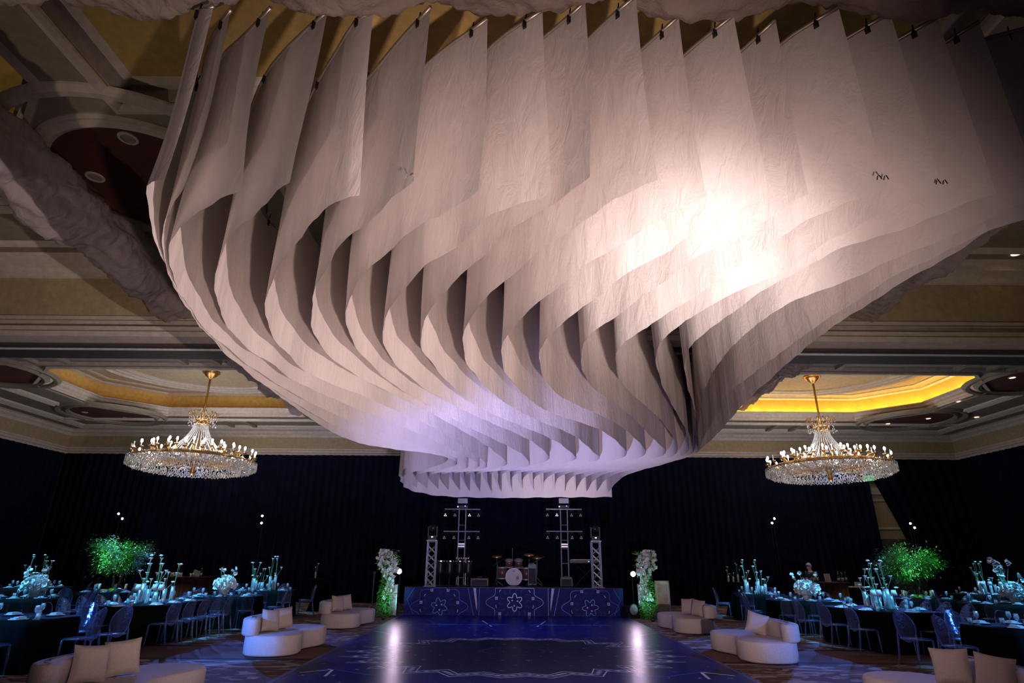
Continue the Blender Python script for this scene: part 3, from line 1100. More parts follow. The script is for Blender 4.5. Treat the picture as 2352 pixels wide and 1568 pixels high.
# ------------------------------------------------------------ chandeliers
def chandelier(loc, label, seed):
    rg = random.Random(seed)
    root = empty('chandelier', loc, 0, label, 'chandelier', 'crystal chandeliers in the ceiling domes')
    # z=0 is the level of the arm hub; canopy is at z=H
    H = ZC + 1.12 - loc[2]
    MB().lathe([(0.30, H), (0.32, H - 0.05), (0.24, H - 0.12), (0.20, H - 0.18), (0.10, H - 0.24), (0.05, H - 0.30), (0.0, H - 0.31)], n=24).build('ceiling_canopy', M['brass'], root, True)
    MB().tube([(0, 0, H - 0.3), (0, 0, 1.05)], 0.038, 8).build('stem', M['brass'], root, True)
    # upper crown of scrolls
    cb = MB()
    for i in range(14):
        a = 2 * PI * i / 14
        pts = [(0.10, 1.15), (0.24, 1.22), (0.32, 1.38), (0.36, 1.52), (0.44, 1.58), (0.50, 1.50), (0.47, 1.43)]
        cb.tube([(r * math.cos(a), r * math.sin(a), z) for r, z in pts], 0.014, 5)
    cb.sweep(circle(0, 0, 1.18, 0.27, n=20), [(0, 0), (0.03, 0.04), (0, 0.08)], True)
    cb.sweep(circle(0, 0, 1.02, 0.25, n=20), [(0, 0), (0.03, 0.04), (0, 0.08)], True)
    cb.build('upper_crown', M['brass'], root, True)
    cc = MB()
    for i in range(110):
        a = rg.random() * 2 * PI
        r = rg.uniform(0.26, 0.50)
        z = rg.uniform(1.02, 1.45)
        cc.ball((r * math.cos(a), r * math.sin(a), z), 0.022, 5, 3, sc3=(0.8, 0.8, 1.5))
    cc.build('upper_crystals', M['crystal'], root)['kind'] = 'stuff'
    # bead tent
    bd = MB()
    for i in range(34):
        a = 2 * PI * i / 34
        for j in range(30):
            t = j / 29
            r = 0.24 + 0.66 * t ** 1.7 + 0.08 * t
            z = 1.05 - 1.05 * t
            bd.ball((r * math.cos(a), r * math.sin(a), z), 0.020, 5, 3)
    bd.build('bead_strings', M['crystal'], root)['kind'] = 'stuff'
    # centre column and basket
    MB().lathe([(0.0, -0.75), (0.06, -0.72), (0.10, -0.6), (0.07, -0.5), (0.13, -0.35), (0.10, -0.2), (0.15, -0.1), (0.07, 0.1), (0.05, 1.0)], n=12).build('centre_column', M['brass'], root, True)
    rb = MB()
    for r, z in ((2.05, -0.22), (1.75, -0.12), (1.35, -0.05), (0.9, 0.0)):
        rb.sweep(circle(0, 0, z, r, n=48), [(0.02, 0), (0, 0.03), (-0.02, 0), (0, -0.03), (0.02, 0)], True)
    rb.build('rings', M['brass'], root)
    lens = M['bulb']
    arms = []
    for tier, (n, r1, z1) in enumerate(((24, 2.02, 0.0), (16, 1.45, 0.18), (10, 0.95, 0.26))):
        for i in range(n):
            a = 2 * PI * (i + 0.5 * (tier % 2)) / n + 0.05
            ca, sa = math.cos(a), math.sin(a)
            am = MB()
            pts = [(0.12, -0.15), (r1 * 0.35, -0.32), (r1 * 0.7, -0.34 + 0.1 * tier), (r1 * 0.93, -0.2 + 0.1 * tier), (r1, z1 - 0.06)]
            am.tube([(r * ca, r * sa, z) for r, z in pts], 0.018, 5)
            c = (r1 * ca, r1 * sa, z1 - 0.04)
            am.lathe([(0.0, -0.03), (0.05, -0.02), (0.09, 0.02), (0.085, 0.03), (0.03, 0.025)], c, 8)
            ao = am.build('arm', M['brass'], root, True)
            MB().lathe([(0.022, 0.0), (0.02, 0.15), (0.0, 0.155)], c, 6).build('candle', M['candle'], ao)
            if rg.random() < 0.88:
                MB().ball((c[0], c[1], c[2] + 0.195), 0.040, 6, 5, sc3=(1, 1, 1.6)).build('bulb', M['bulb'], ao)
            else:
                MB().ball((c[0], c[1], c[2] + 0.195), 0.022, 6, 5, sc3=(1, 1, 2)).build('bulb', M['candle'], ao)
    # crystals: festoons and drops all over the basket
    cr = MB()
    for i in range(4200):
        a = rg.random() * 2 * PI
        t = rg.random()
        r = 2.1 * math.sqrt(0.04 + 0.96 * t)
        zt = -0.28 + 0.30 * (1 - (r / 2.15) ** 2)
        z = zt + rg.uniform(-0.28, 0.06)
        s = rg.uniform(0.010, 0.024)
        cr.ball((r * math.cos(a), r * math.sin(a), z), s, 4, 2, sc3=(1, 1, rg.uniform(1.0, 2.2)))
    cr.build('crystal_drops', M['crystal'], root)['kind'] = 'stuff'
    pr = MB()
    for i in range(84):
        a = 2 * PI * i / 84
        for (r, z, rr) in ((2.13, -0.42, 0.045), (1.95, -0.52, 0.045), (1.6, -0.60, 0.04)):
            c = Vector((r * math.cos(a + r), r * math.sin(a + r), z + rg.uniform(-0.02, 0.02)))
            t = Vector((-math.sin(a + r), math.cos(a + r), 0))
            pts = [c + t * (rr * math.cos(q * PI / 4)) + Vector((0, 0, 1.7 * rr * math.sin(q * PI / 4))) for q in range(8)]
            pr.tube(pts, 0.011, 4, closed=True)
            pr.tube([c + Vector((0, 0, 0.07)), c + Vector((0, 0, 0.2))], 0.006, 4)
    pr.build('pendant_loops', M['crystal'], root)['kind'] = 'stuff'
    # light of the bulbs
    for q in range(6):
        a = q * PI / 3
        lamp('chandelier_light', 'POINT', (loc[0] + 1.35 * math.cos(a), loc[1] + 1.35 * math.sin(a), loc[2] + 0.32), None, 18, (1.0, 0.86, 0.78), 0.12)
    lamp('chandelier_light', 'POINT', (loc[0], loc[1], loc[2] - 1.1), None, 14, (1.0, 0.80, 0.66), 0.3)
    return root


c1 = at(449, 1043, 21.3)
c2 = at(1900, 1058, 21.3)
chandelier(tuple(c1), 'crystal chandelier hanging under the dim dome on the left', 5)
chandelier(tuple(c2), 'crystal chandelier hanging under the glowing yellow dome on the right', 9)

# ------------------------------------------------------------ dance floor
XM = 0.12
navy = mat('navy_vinyl', (0.003, 0.008, 0.15), 0.30, var=0.25, scale=1.2, spec=0.2)
navy2 = mat('navy_print', (0.003, 0.006, 0.07), 0.32, var=0.2, scale=2, spec=0.2)
blue_l = mat('blue_print_line', (0.05, 0.14, 0.6), 0.3, spec=0.3)
white_l = mat('pale_print', (0.80, 0.78, 0.82), 0.3, spec=0.3)
cyan_l = mat('cyan_print', (0.05, 0.26, 0.62), 0.3)


def ribbon(mb, pts, w, z, mi, closed=False):
    P = [Vector((p[0], p[1])) for p in pts]
    N = len(P)
    vs = []
    for i, p in enumerate(P):
        a = P[(i - 1) % N] if (closed or i > 0) else p
        b = P[(i + 1) % N] if (closed or i < N - 1) else p
        d = (b - a)
        if d.length < 1e-9:
            d = Vector((1, 0))
        d.normalize()
        n = Vector((-d.y, d.x)) * w / 2
        vs += [(p.x + n.x, p.y + n.y, z), (p.x - n.x, p.y - n.y, z)]
    L = N if closed else N - 1
    fs = []
    for i in range(L):
        j = (i + 1) % N
        fs.append((2 * i, 2 * i + 1, 2 * j + 1, 2 * j))
    mb.add(vs, fs, mi)


def flower(mb, cx, cy, r, z, mi, w, rot=0, n=6):
    pts = []
    for i in range(n * 8):
        a = 2 * PI * i / (n * 8)
        ph = (i % 8) / 8
        q = 1 - abs(ph - 0.5) * 2
        rr = r * (0.56 + 0.44 * math.sin(q * PI / 2) ** 1.6)
        pts.append((cx + rr * math.cos(a + rot), cy + rr * math.sin(a + rot)))
    ribbon(mb, pts, w, z, mi, True)


df = MB()
x0, x1, y0, y1 = XM - 3.72, XM + 3.72, 5.0, 20.86
df.box((XM, (y0 + y1) / 2, 0.011), (x1 - x0, y1 - y0, 0.018), mi=0)
Z1 = 0.0215
# large zigzag band
EX, EY, ER, ES = XM - 0.05, 12.75, 2.75, 2.2


def ell(a, k=1.0):
    return (EX + ER * k * math.cos(a), EY + ES * k * math.sin(a))


df.add([(ell(2 * PI * i / 48, 0.97)[0], ell(2 * PI * i / 48, 0.97)[1], Z1 - 0.0007) for i in range(48)], [tuple(range(48))], 1)
NZ = 24
for (ka, kb, w, mi) in ((1.18, 1.00, 0.04, 3), (1.06, 0.88, 0.04, 3), (1.12, 0.94, 0.08, 2)):
    pts = []
    for i in range(NZ * 2):
        a = PI * i / NZ + PI / NZ / 2
        side = abs(math.cos(a))
        mid = (ka + kb) / 2
        am = (ka - kb) / 2 * (0.35 + 1.0 * side)
        pts.append(ell(a, mid + (am if i % 2 else -am)))
    ribbon(df, pts, w, Z1, mi, True)
    if w > 0.05:
        for i in range(NZ * 2):
            p = Vector(pts[i])
            q = Vector(pts[(i + 1) % (NZ * 2)])
            for t in (0.2, 0.5, 0.8):
                c = p.lerp(q, t)
                df.add([(c.x - 0.07, c.y, Z1 + 0.0004), (c.x, c.y - 0.05, Z1 + 0.0004), (c.x + 0.07, c.y, Z1 + 0.0004), (c.x, c.y + 0.05, Z1 + 0.0004)], [(0, 1, 2, 3)], 3)
# small dotted ellipse and scattered little marks
for i in range(40):
    a = 2 * PI * i / 40
    cx, cy = EX + 0.62 * math.cos(a), EY + 0.35 + 0.5 * math.sin(a)
    df.add([(cx - 0.03, cy - 0.02, Z1), (cx + 0.03, cy - 0.02, Z1), (cx + 0.03, cy + 0.02, Z1), (cx - 0.03, cy + 0.02, Z1)], [(0, 1, 2, 3)], 2)
rg = random.Random(4)
for i in range(15):
    for j in range(26):
        x = x0 + 0.35 + (i + 0.5 * (j % 2)) * 0.48
        y = 7.2 + j * 0.53
        if x > x1 - 0.3:
            continue
        e = math.hypot((x - EX) / ER, (y - EY) / ES)
        if 0.84 < e < 1.22:
            continue
        r = rg.uniform(0.02, 0.042)
        for q in range(3):
            a = q * PI / 3 + rg.random()
            c, s = math.cos(a) * r * 2.0, math.sin(a) * r * 2.0
            df.add([(x - c, y - s, Z1), (x + s * 0.2, y - c * 0.2, Z1), (x + c, y + s, Z1), (x - s * 0.2, y + c * 0.2, Z1)], [(0, 1, 2, 3)], 3 if rg.random() < 0.4 else 2)
# long lens shapes and rays in front of the stage
for cx in (-2.0, -0.75, 0.95, 2.2):
    n = 14
    pts = []
    for i in range(n):
        a = 2 * PI * i / n
        pts.append((XM + cx + 0.62 * math.cos(a) * abs(math.cos(a)), 18.1 + 0.16 * math.sin(a), Z1))
    df.poly(pts, 2)
for sx in (-1, 1):
    for (a, b, w, mi) in (((0.95, 19.2), (0.62, 17.6), 0.05, 3), ((1.15, 19.4), (0.55, 16.8), 0.015, 2), ((2.6, 19.3), (2.0, 17.5), 0.03, 2), ((3.6, 16.4), (2.9, 15.6), 0.03, 3),
                          ((2.9, 15.6), (1.5, 15.2), 0.03, 2), ((0.2, 19.9), (3.4, 19.7), 0.02, 2), ((3.5, 10.6), (3.05, 10.9), 0.05, 3), ((3.05, 10.9), (2.35, 10.45), 0.035, 2),
                          ((2.35, 10.45), (1.7, 10.6), 0.03, 2), ((3.05, 10.9), (3.0, 10.3), 0.05, 3), ((2.4, 9.8), (1.2, 9.6), 0.03, 2)):
        ribbon(df, [(XM + sx * a[0], a[1]), (XM + sx * b[0], b[1])], w, Z1, mi)
ribbon(df, [(x0 + 0.06, y0), (x0 + 0.06, y1), (x1 - 0.06, y1), (x1 - 0.06, y0)], 0.03, Z1, 2)
tag(df.build('dance_floor', [navy, navy2, blue_l, white_l]), 'glossy navy printed dance floor with a pale zigzag ring in front of the stage', 'dance floor')

# ------------------------------------------------------------ stage
SY = 20.9
SH = 0.86
SX0, SX1 = XM - 3.62, XM + 3.62
stg = empty('stage', (XM, SY, 0), 0, 'low stage with black deck and printed navy front at the end of the dance floor', 'stage')
mb = MB()
mb.box((0, 2.3, SH / 2 - 0.02), (7.2, 4.4, SH - 0.04))
mb.box((0, 2.25, SH - 0.01), (7.24, 4.5, 0.04))
mb.build('deck', M['blackmetal'], stg)
fs_ = MB()
NF = 0
fs_.box((0, 0, SH / 2), (7.24, 0.04, SH), mi=0)
# pattern drawn in x,z of the front: build flat in xy then turn upright
pt = MB()


def arc_pts(cx, cy, r, a0, a1, n=8):
    return [(cx + r * math.cos(a0 + (a1 - a0) * i / n), cy + r * math.sin(a0 + (a1 - a0) * i / n)) for i in range(n + 1)]


for (cx, cy, rot) in ((-2.45, 0.28, 0.25), (0.03, 0.42, 0.0), (2.52, 0.27, 0.6)):
    flower(pt, cx, cy, 0.27, 0.0, 2, 0.022, rot)
    for q in range(3):
        a = rot + q * 2 * PI / 3 + 0.4
        px_, py_ = cx + 0.1 * math.cos(a), cy + 0.1 * math.sin(a)
        pt.add([(px_ - 0.035, py_, 0), (px_, py_ - 0.03, 0), (px_ + 0.035, py_, 0), (px_, py_ + 0.03, 0)], [(0, 1, 2, 3)], 3)
    pts = []
    for i in range(96):
        a = 2 * PI * i / 96
        rr = 0.78 + 0.07 * math.cos(8 * a) + (0.10 * max(0, math.cos(2 * a)) ** 8)
        x, y = cx + rr * math.cos(a), cy + rr * 0.80 * math.sin(a)
        pts.append((x, min(SH - 0.01, max(0.01, y))))
    ribbon(pt, pts, 0.014, 0, 1, True)
    for i in range(14):
        a = 2 * PI * i / 14
        ribbon(pt, arc_pts(cx + 0.45 * math.cos(a), min(0.75, max(0.1, cy + 0.40 * math.sin(a))), 0.07, a, a + 2.6, 5), 0.010, 0, 4)
        a += 0.22
        x, y = cx + 0.62 * math.cos(a), cy + 0.55 * math.sin(a)
        if 0.05 < y < SH - 0.06:
            if i % 2:
                ribbon(pt, arc_pts(x - 0.07 * math.cos(a), y - 0.07 * math.sin(a), 0.08, a - 0.6, a + 0.6, 4), 0.020, 0, 3)
            else:
                for dx_, dy_ in ((-0.025, -0.025), (0.025, -0.025), (-0.025, 0.025), (0.025, 0.025)):
                    pt.add([(x + dx_ - 0.02, y + dy_ - 0.02, 0), (x + dx_ + 0.02, y + dy_ - 0.02, 0), (x + dx_ + 0.02, y + dy_ + 0.02, 0), (x + dx_ - 0.02, y + dy_ + 0.02, 0)], [(0, 1, 2, 3)], 3)
for sx in (-1, 1):
    # long pale needle between the medallions
    cx = sx * 1.30
    pt.add([(cx - 0.045 - sx * -0.0, SH - 0.01, 0), (cx + 0.045, SH - 0.01, 0), (cx - sx * 0.07 + 0.025, 0.35, 0), (cx - sx * 0.09, 0.14, 0), (cx - sx * 0.07 - 0.025, 0.35, 0)], [(0, 4, 3, 2, 1)], 3)
    ribbon(pt, [(cx + sx * 0.22, SH - 0.01), (cx + sx * 0.02, 0.02)], 0.014, 0, 1)
    ribbon(pt, [(cx - sx * 0.16, SH - 0.01), (cx - sx * 0.16, 0.02)], 0.014, 0, 1)
    ribbon(pt, [(cx + sx * 2.0, SH - 0.01), (cx + sx * 2.22, 0.5), (cx + sx * 2.0, 0.05)], 0.014, 0, 1)
fs_.add([(v[0], -0.023, v[1]) for v in pt.v], pt.f)
fs_.m[6:] = pt.m
fs_.build('printed_front', [mat('stage_print_navy', (0.004, 0.008, 0.11), 0.8, var=0.35, scale=5), blue_l, cyan_l, mat('print_white', (0.42, 0.42, 0.62), 0.5), mat('print_blue_scroll', (0.012, 0.03, 0.16), 0.5)], stg)


# ---- truss towers
def box_truss(h, w=0.29):
    tb = MB()
    cs = [(w / 2, w / 2), (-w / 2, w / 2), (-w / 2, -w / 2), (w / 2, -w / 2)]
    for x, y in cs:
        tb.tube([(x, y, 0), (x, y, h)], 0.024, 8)
    s = 0.0
    i = 0
    st = w * 0.9
    while s + st <= h + 0.01:
        for j in range(4):
            c0, c1 = cs[j], cs[(j + 1) % 4]
            if i % 2:
                c0, c1 = c1, c0
            tb.tube([(c0[0], c0[1], s), (c1[0], c1[1], s + st)], 0.010, 5)
            tb.tube([(c1[0], c1[1], s), (c0[0], c0[1], s + st)], 0.007, 5)
        s += st
        i += 1
    for z in (0.03, h - 0.03):
        for j in range(4):
            tb.tube([(cs[j][0], cs[j][1], z), (cs[(j + 1) % 4][0], cs[(j + 1) % 4][1], z)], 0.016, 6)
    return tb


def moving_head(parent, z):
    mh = MB()
    mh.box((0, 0, z + 0.08), (0.30, 0.24, 0.14))
    for sx in (-1, 1):
        mh.box((sx * 0.15, 0, z + 0.28), (0.05, 0.10, 0.34))
    o = mh.build('moving_head', M['blackmetal'], parent)
    MB().lathe([(0.0, -0.16), (0.11, -0.15), (0.125, 0.0), (0.12, 0.15), (0.0, 0.16)], (0, 0, 0), 16).build('head_barrel', M['blackmetal'], o, True).matrix_local = Matrix.Translation((0, 0, z + 0.40)) @ Matrix.Rotation(PI / 2, 4, 'X')
    MB().box((0, -0.125, z + 0.10), (0.05, 0.01, 0.03)).build('display', M['ledw'], o)


for (px, lb, topy) in ((990, 'box truss tower with moving light at the left end of the stage', 1242), (1370, 'box truss tower with moving light at the right end of the stage', 1244)):
    x = at(px, 1300, 21.35).x
    h = at(px, topy, 21.35).z - SH
    t = empty('truss_tower', (x, 21.35, SH + 0.01), 0, lb, 'truss tower', 'box truss towers on the stage')
    box_truss(h).build('truss', M['silver'], t)
    MB().box((0, 0, 0.006), (0.42, 0.42, 0.012)).build('base_plate', M['silver'], t)
    MB().box((0, 0, h + 0.01), (0.36, 0.36, 0.02)).build('top_plate', M['silver'], t)
    moving_head(t, h + 0.02)

# par can used on the crossbars


def par_row(parent, z, xs, glow):
    for i, x in enumerate(xs):
        p = MB()
        p.lathe([(0.0, 0.09), (0.05, 0.08), (0.075, 0.0), (0.08, -0.10), (0.07, -0.10)], (x, -0.03, z - 0.20), 10)
        p.tube([(x - 0.08, -0.03, z - 0.16), (x - 0.08, -0.03, z - 0.06), (x + 0.08, -0.03, z - 0.06), (x + 0.08, -0.03, z - 0.16)], 0.009, 5)
        p.tube([(x, -0.03, z - 0.06), (x, 0, z)], 0.014, 5)
        o = p.build('par_light', M['blackmetal'], parent, True)
        l = MB()
        for q in range(3):
            a = q * 2 * PI / 3 + PI / 2
            l.ball((x + 0.035 * math.cos(a), -0.115, z - 0.22 + 0.035 * math.sin(a)), 0.021, 6, 4)
        l.build('lens_cluster', M['par_lens_b'] if i in glow else M['par_lens'], o, True)


M['par_lens'] = mat('par_lens', (0.45, 0.45, 0.5), 0.15, 0.6, emis=(0.6, 0.6, 0.7), estr=0.15)
M['par_lens_b'] = mat('par_lens_lit', (0.8, 0.75, 0.75), 0.15, 0.3, emis=(1, 0.9, 0.9), estr=1.1)
for (px, lb, glow) in ((1062, 'tall ladder lighting stand with two crossbars left of the drums', (0, 2)), (1302, 'tall ladder lighting stand with two crossbars right of the drums', (1,))):
    Dl = 22.3
    x = at(px - 4, 1300, Dl).x
    zt = at(px, 1166, Dl).z
    t = empty('light_ladder', (x, Dl, SH + 0.012), 0, lb, 'lighting stand', 'ladder lighting stands on the stage')
    H = zt - SH
    lad = MB()
    for sx in (-1, 1):
        lad.tube([(sx * 0.125, 0, 0.0), (sx * 0.125, 0, H)], 0.025, 8)
    k = 0
    for z in (0.25, 0.75, 1.25, H - 1.15, H - 0.62, H - 0.05):
        lad.tube([(-0.125, 0, z), (0.125, 0, z)], 0.014, 6)
    lad.box((0, 0, H * 0.52), (0.24, 0.05, 0.05))
    lad.box((0, 0, H * 0.49), (0.24, 0.05, 0.05))
    lad.build('ladder_mast', M['silver'], t)
    MB().box((0, 0, 0.008), (0.6, 0.5, 0.014)).build('base_plate', M['blackmetal'], t)
    z1 = at(px, 1170, Dl).z - SH
    z2 = at(px, 1221, Dl).z - SH
    for zz, gg in ((z1, glow), (z2, ())):
        MB().tube([(-0.66, -0.05, zz), (0.66, -0.05, zz)], 0.024, 8).build('crossbar', M['silver'], t)
        par_row(t, zz, (-0.62, -0.27, 0.27, 0.60), gg)
    bl = MB()
    zb_ = at(px, 1151, Dl).z - SH
    bl.box((0, -0.05, zb_), (0.36, 0.06, 0.18))
    b = bl.build('blinder_panel', mat('blinder_face', (0.35, 0.35, 0.38), 0.3, var=0.5, scale=50), t)
    MB().tube([(-0.21, -0.05, zb_ + 0.02), (-0.21, -0.05, zb_ - 0.16), (0.21, -0.05, zb_ - 0.16), (0.21, -0.05, zb_ + 0.02)], 0.012, 5).build('yoke', M['blackmetal'], t)
    MB().box((0, -0.02, zb_ - 0.21), (0.40, 0.12, 0.09)).build('control_box', M['blackmetal'], t)
    MB().ball((0.10, -0.10, zb_ - 0.19), 0.018, 6, 4).build('status_light', M['ledb'], t)
    MB().ball((-0.17, -0.10, zb_ - 0.21), 0.018, 6, 4).build('status_light', M['ledw'], t)


# ---- drum kit and other band gear
DK = empty('drum_kit', (at(1180, 1340, 22.3).x, 22.4, SH + 0.012), 0, 'drum kit with white bass drum head at the centre of the stage', 'drum kit')


def drum(name, c, r, d, tilt=PI / 2, head='drumhead', shell='drumwood', rot=0):
    o = MB().lathe([(r, -d / 2), (r, d / 2)], (0, 0, 0), 24).build(name, M[shell], DK, True)
    o.matrix_local = Matrix.Translation(c) @ Matrix.Rotation(tilt, 4, 'X') @ Matrix.Rotation(rot, 4, 'Y')
    MB().lathe([(0.0, d / 2 + 0.004), (r * 0.97, d / 2 + 0.004)], n=24).build('head', M[head], o, True)
    hp = MB()
    for z in (-d / 2, d / 2):
        hp.sweep(circle(0, 0, z, r * 1.0, n=24), [(0.0, -0.02), (-0.02, -0.02), (-0.02, 0.02), (0.015, 0.02)], True)
    hp.build('hoop', M['hoop'], o)
    return o


bd_ = drum('bass_drum', (0, 0, 0.29), 0.28, 0.42)
MB().lathe([(0.0, 0.221), (0.06, 0.221)], (0.13, -0.03, 0), 14).build('port_hole', M['blackmetal'], bd_)
# a small dark crest mark near the top of the drum head
MB().box((0, 0.19, 0.22), (0.09, 0.035, 0.004)).build('badge', M['piping'], bd_)
drum('rack_tom', (-0.17, 0.02, 0.74), 0.13, 0.22, 0.25)
drum('rack_tom', (0.17, 0.02, 0.74), 0.14, 0.24, 0.25)
drum('floor_tom', (-0.42, 0.15, 0.42), 0.19, 0.36, 0.05)
drum('floor_tom', (0.46, 0.15, 0.40), 0.20, 0.38, 0.05)
for (x, y, z, r) in ((-0.62, 0.1, 0.98, 0.2), (0.55, 0.05, 1.05, 0.22), (0.85, 0.3, 0.95, 0.2)):
    cy_ = MB().lathe([(0.0, 0.03), (0.04, 0.02), (r, -0.005)], (0, 0, 0), 20).build('cymbal', M['brass'], DK, True)
    cy_.matrix_local = Matrix.Translation((x, y, z)) @ Matrix.Rotation(0.3, 4, 'X')
    st_ = MB()
    st_.tube([(x, y, 0.02), (x, y, z)], 0.011, 6)
    for q in range(3):
        a = q * 2 * PI / 3
        st_.tube([(x, y, 0.25), (x + 0.2 * math.cos(a), y + 0.2 * math.sin(a), 0.01)], 0.009, 5)
    st_.build('cymbal_stand', M['chrome'], DK)


def mic_stand(px, py_top, D, label, boom=0.4, metal='chrome', g='microphone stands on the stage'):
    p = at(px, py_top, D)
    h = p.z - SH - 0.012
    t = empty('mic_stand', (p.x, D, SH + 0.012), 0, label, 'microphone stand', g)
    m = MB()
    m.tube([(0, 0, 0.01), (0, 0, h * 0.85)], 0.011, 6)
    for q in range(3):
        a = q * 2 * PI / 3 + 0.5
        m.tube([(0, 0, 0.14), (0.22 * math.cos(a), 0.22 * math.sin(a), 0.01)], 0.010, 5)
    m.build('stand', M[metal], t)
    MB().tube([(-boom * 0.5, 0, h * 0.72), (0, 0, h * 0.85), (boom * 0.6, 0, h)], 0.008, 5).build('boom', M[metal], t)
    MB().ball((boom * 0.62, 0, h), 0.03, 8, 5).build('microphone', M['blackmetal'], t, True)


mic_stand(1143, 1283, 22.0, 'boom microphone stand left of the drum kit', 0.35)
mic_stand(1207, 1278, 22.9, 'boom microphone stand just right of the drum kit', 0.25, 'blackmetal')
mic_stand(1232, 1278, 22.0, 'boom microphone stand between drums and keyboard', 0.45)
# the tall thin pole behind the drums
p = at(1177, 1258, 23.2)
tag(MB().tube([(p.x, 23.2, SH + 0.02), (p.x, 23.2, p.z)], [0.02, 0.008], 6).lathe([(0.12, 0), (0.12, 0.02), (0.02, 0.03)], (p.x, 23.2, SH + 0.01), 12).build('thin_pole', M['rail']), 'thin upright pole standing behind the drum kit', 'pole')


def road_amp(px, py, D, w, h, label, trimc='silver'):
    p = at(px, py, D)
    t = empty('amplifier', (p.x, D, SH + 0.012), 0, label, 'amplifier', 'amplifiers and cases on the stage')
    MB().box((0, 0, h / 2), (w, 0.35, h)).build('cabinet', M['blackmetal'], t)
    MB().box((0, -0.18, h * 0.45), (w * 0.86, 0.012, h * 0.7)).build('grille', mat('grille_cloth', (0.03, 0.03, 0.035), 0.9, var=0.5, scale=90), t)
    e = MB()
    for sx in (-1, 1):
        e.tube([(sx * w / 2, -0.17, 0.0), (sx * w / 2, -0.17, h - 0.05), (sx * (w / 2 - 0.05), -0.17, h), (0, -0.17, h)], 0.012, 6)
    e.build('edge_trim', M[trimc], t)
    MB().tube([(-0.08, 0, h), (-0.08, 0, h + 0.03), (0.08, 0, h + 0.03), (0.08, 0, h)], 0.01, 5).build('handle', M['blackmetal'], t)


road_amp(1222, 1330, 22.4, 0.28, 0.72, 'tall black cabinet with pale edge trim right of the drums')
road_amp(1300, 1330, 22.0, 0.40, 0.30, 'small black amplifier with green light under the right lighting stand')
road_amp(1102, 1330, 21.8, 0.62, 0.26, 'low dark floor case left of the drum kit', 'blackmetal')


def keyboard_rig(px, D, label, n=1):
    x = at(px, 1300, D).x
    t = empty('keyboard', (x, D, SH + 0.012), 0, label, 'keyboard', 'keyboards on the stage')
    b = MB()
    b.box((0, 0, 0.82), (1.15, 0.30, 0.10))
    b.build('body', M['blackmetal'], t)
    kb = MB()
    for i in range(30):
        kb.box((-0.52 + i * 0.036, -0.09, 0.878), (0.032, 0.13, 0.016))
    kb.build('keys', M['china'], t)
    s = MB()
    for sx in (-1, 1):
        s.tube([(sx * 0.42, -0.15, 0.01), (-sx * 0.42, 0.0, 0.78)], 0.018, 6)
    s.tube([(-0.42, -0.2, 0.012), (-0.42, 0.2, 0.012)], 0.015, 6)
    s.tube([(0.42, -0.2, 0.012), (0.42, 0.2, 0.012)], 0.015, 6)
    s.build('cross_stand', M['blackmetal'], t)
    MB().box((0.1, -0.152, 0.82), (0.04, 0.004, 0.02)).build('status_light', M['ledb'], t)


keyboard_rig(1345, 22.3, 'black keyboard on a cross stand right of the lighting ladder')
# conga / percussion table on the left with chrome stand legs
t = empty('percussion_stand', (at(1043, 1330, 21.9).x, 21.9, SH + 0.012), 0, 'percussion rig with chrome legs and shiny fittings on the left of the stage', 'percussion')
for i, x in enumerate((-0.5, -0.17, 0.17, 0.48)):
    d = MB().lathe([(0.10, 0.28), (0.145, 0.45), (0.14, 0.72), (0.13, 0.80)], (x, 0, 0), 16).build('drum_shell', M['blackmetal'], t, True)
    MB().sweep(circle(x, 0, 0.80, 0.14, n=16), [(0, -0.02), (-0.015, -0.02), (-0.015, 0.02), (0, 0.02)], True).build('hoop', M['chrome'], d)
    MB().tube([(x, 0, 0.01), (x, 0, 0.30)], 0.012, 6).tube([(x - 0.13, 0, 0.01), (x + 0.13, 0, 0.01)], 0.012, 6).build('leg', M['chrome'], d)
for x in (0.15, 0.4):
    lu = MB()
    for q in range(4):
        lu.box((x - 0.09 + q * 0.06, -0.12, 0.90), (0.02, 0.02, 0.05))
    lu.tube([(x - 0.12, -0.1, 0.88), (x + 0.12, -0.1, 0.88)], 0.009, 5)
    lu.tube([(x, -0.1, 0.02), (x, -0.1, 0.88)], 0.010, 5)
    lu.build('fitting_bar', M['chrome'], t)


# ------------------------------------------------------------ par lamps flanking the stage
for (px, py, lb) in ((918, 1312, 'dazzling white par lamp on a stand left of the stage'), (1453, 1318, 'dazzling white par lamp on a stand right of the stage')):
    D = 21.2
    p = at(px, py, D)
    t = empty('par_lamp', (p.x, D, 0.005), 0, lb, 'stage lamp', 'par lamps on stands beside the stage')
    s = MB()
    s.tube([(0, 0.1, 0.02), (0, 0.1, p.z - 0.12)], 0.018, 8)
    for q in range(3):
        a = q * 2 * PI / 3
        s.tube([(0, 0.1, 0.4), (0.35 * math.cos(a), 0.1 + 0.35 * math.sin(a), 0.012)], 0.012, 6)
    s.build('tripod', M['blackmetal'], t)
    hsg = MB().lathe([(0.0, 0.15), (0.06, 0.14), (0.085, 0.05), (0.09, -0.10), (0.082, -0.10)], (0, 0, 0), 16).build('housing', M['blackmetal'], t, True)
    hsg.matrix_local = Matrix.Translation((0, 0.02, p.z)) @ Matrix.Rotation(-PI / 2, 4, 'X')
    MB().lathe([(0.0, 0.0), (0.082, 0.0)], (0, 0, -0.104), 14).build('lens', M['parglow'], hsg)
    lamp('par_lamp_light', 'SPOT', (p.x, D - 0.16, p.z), (XM, 9.0, 3.2), 30, (0.86, 0.62, 1.0), 0.10, 110, 0.8)


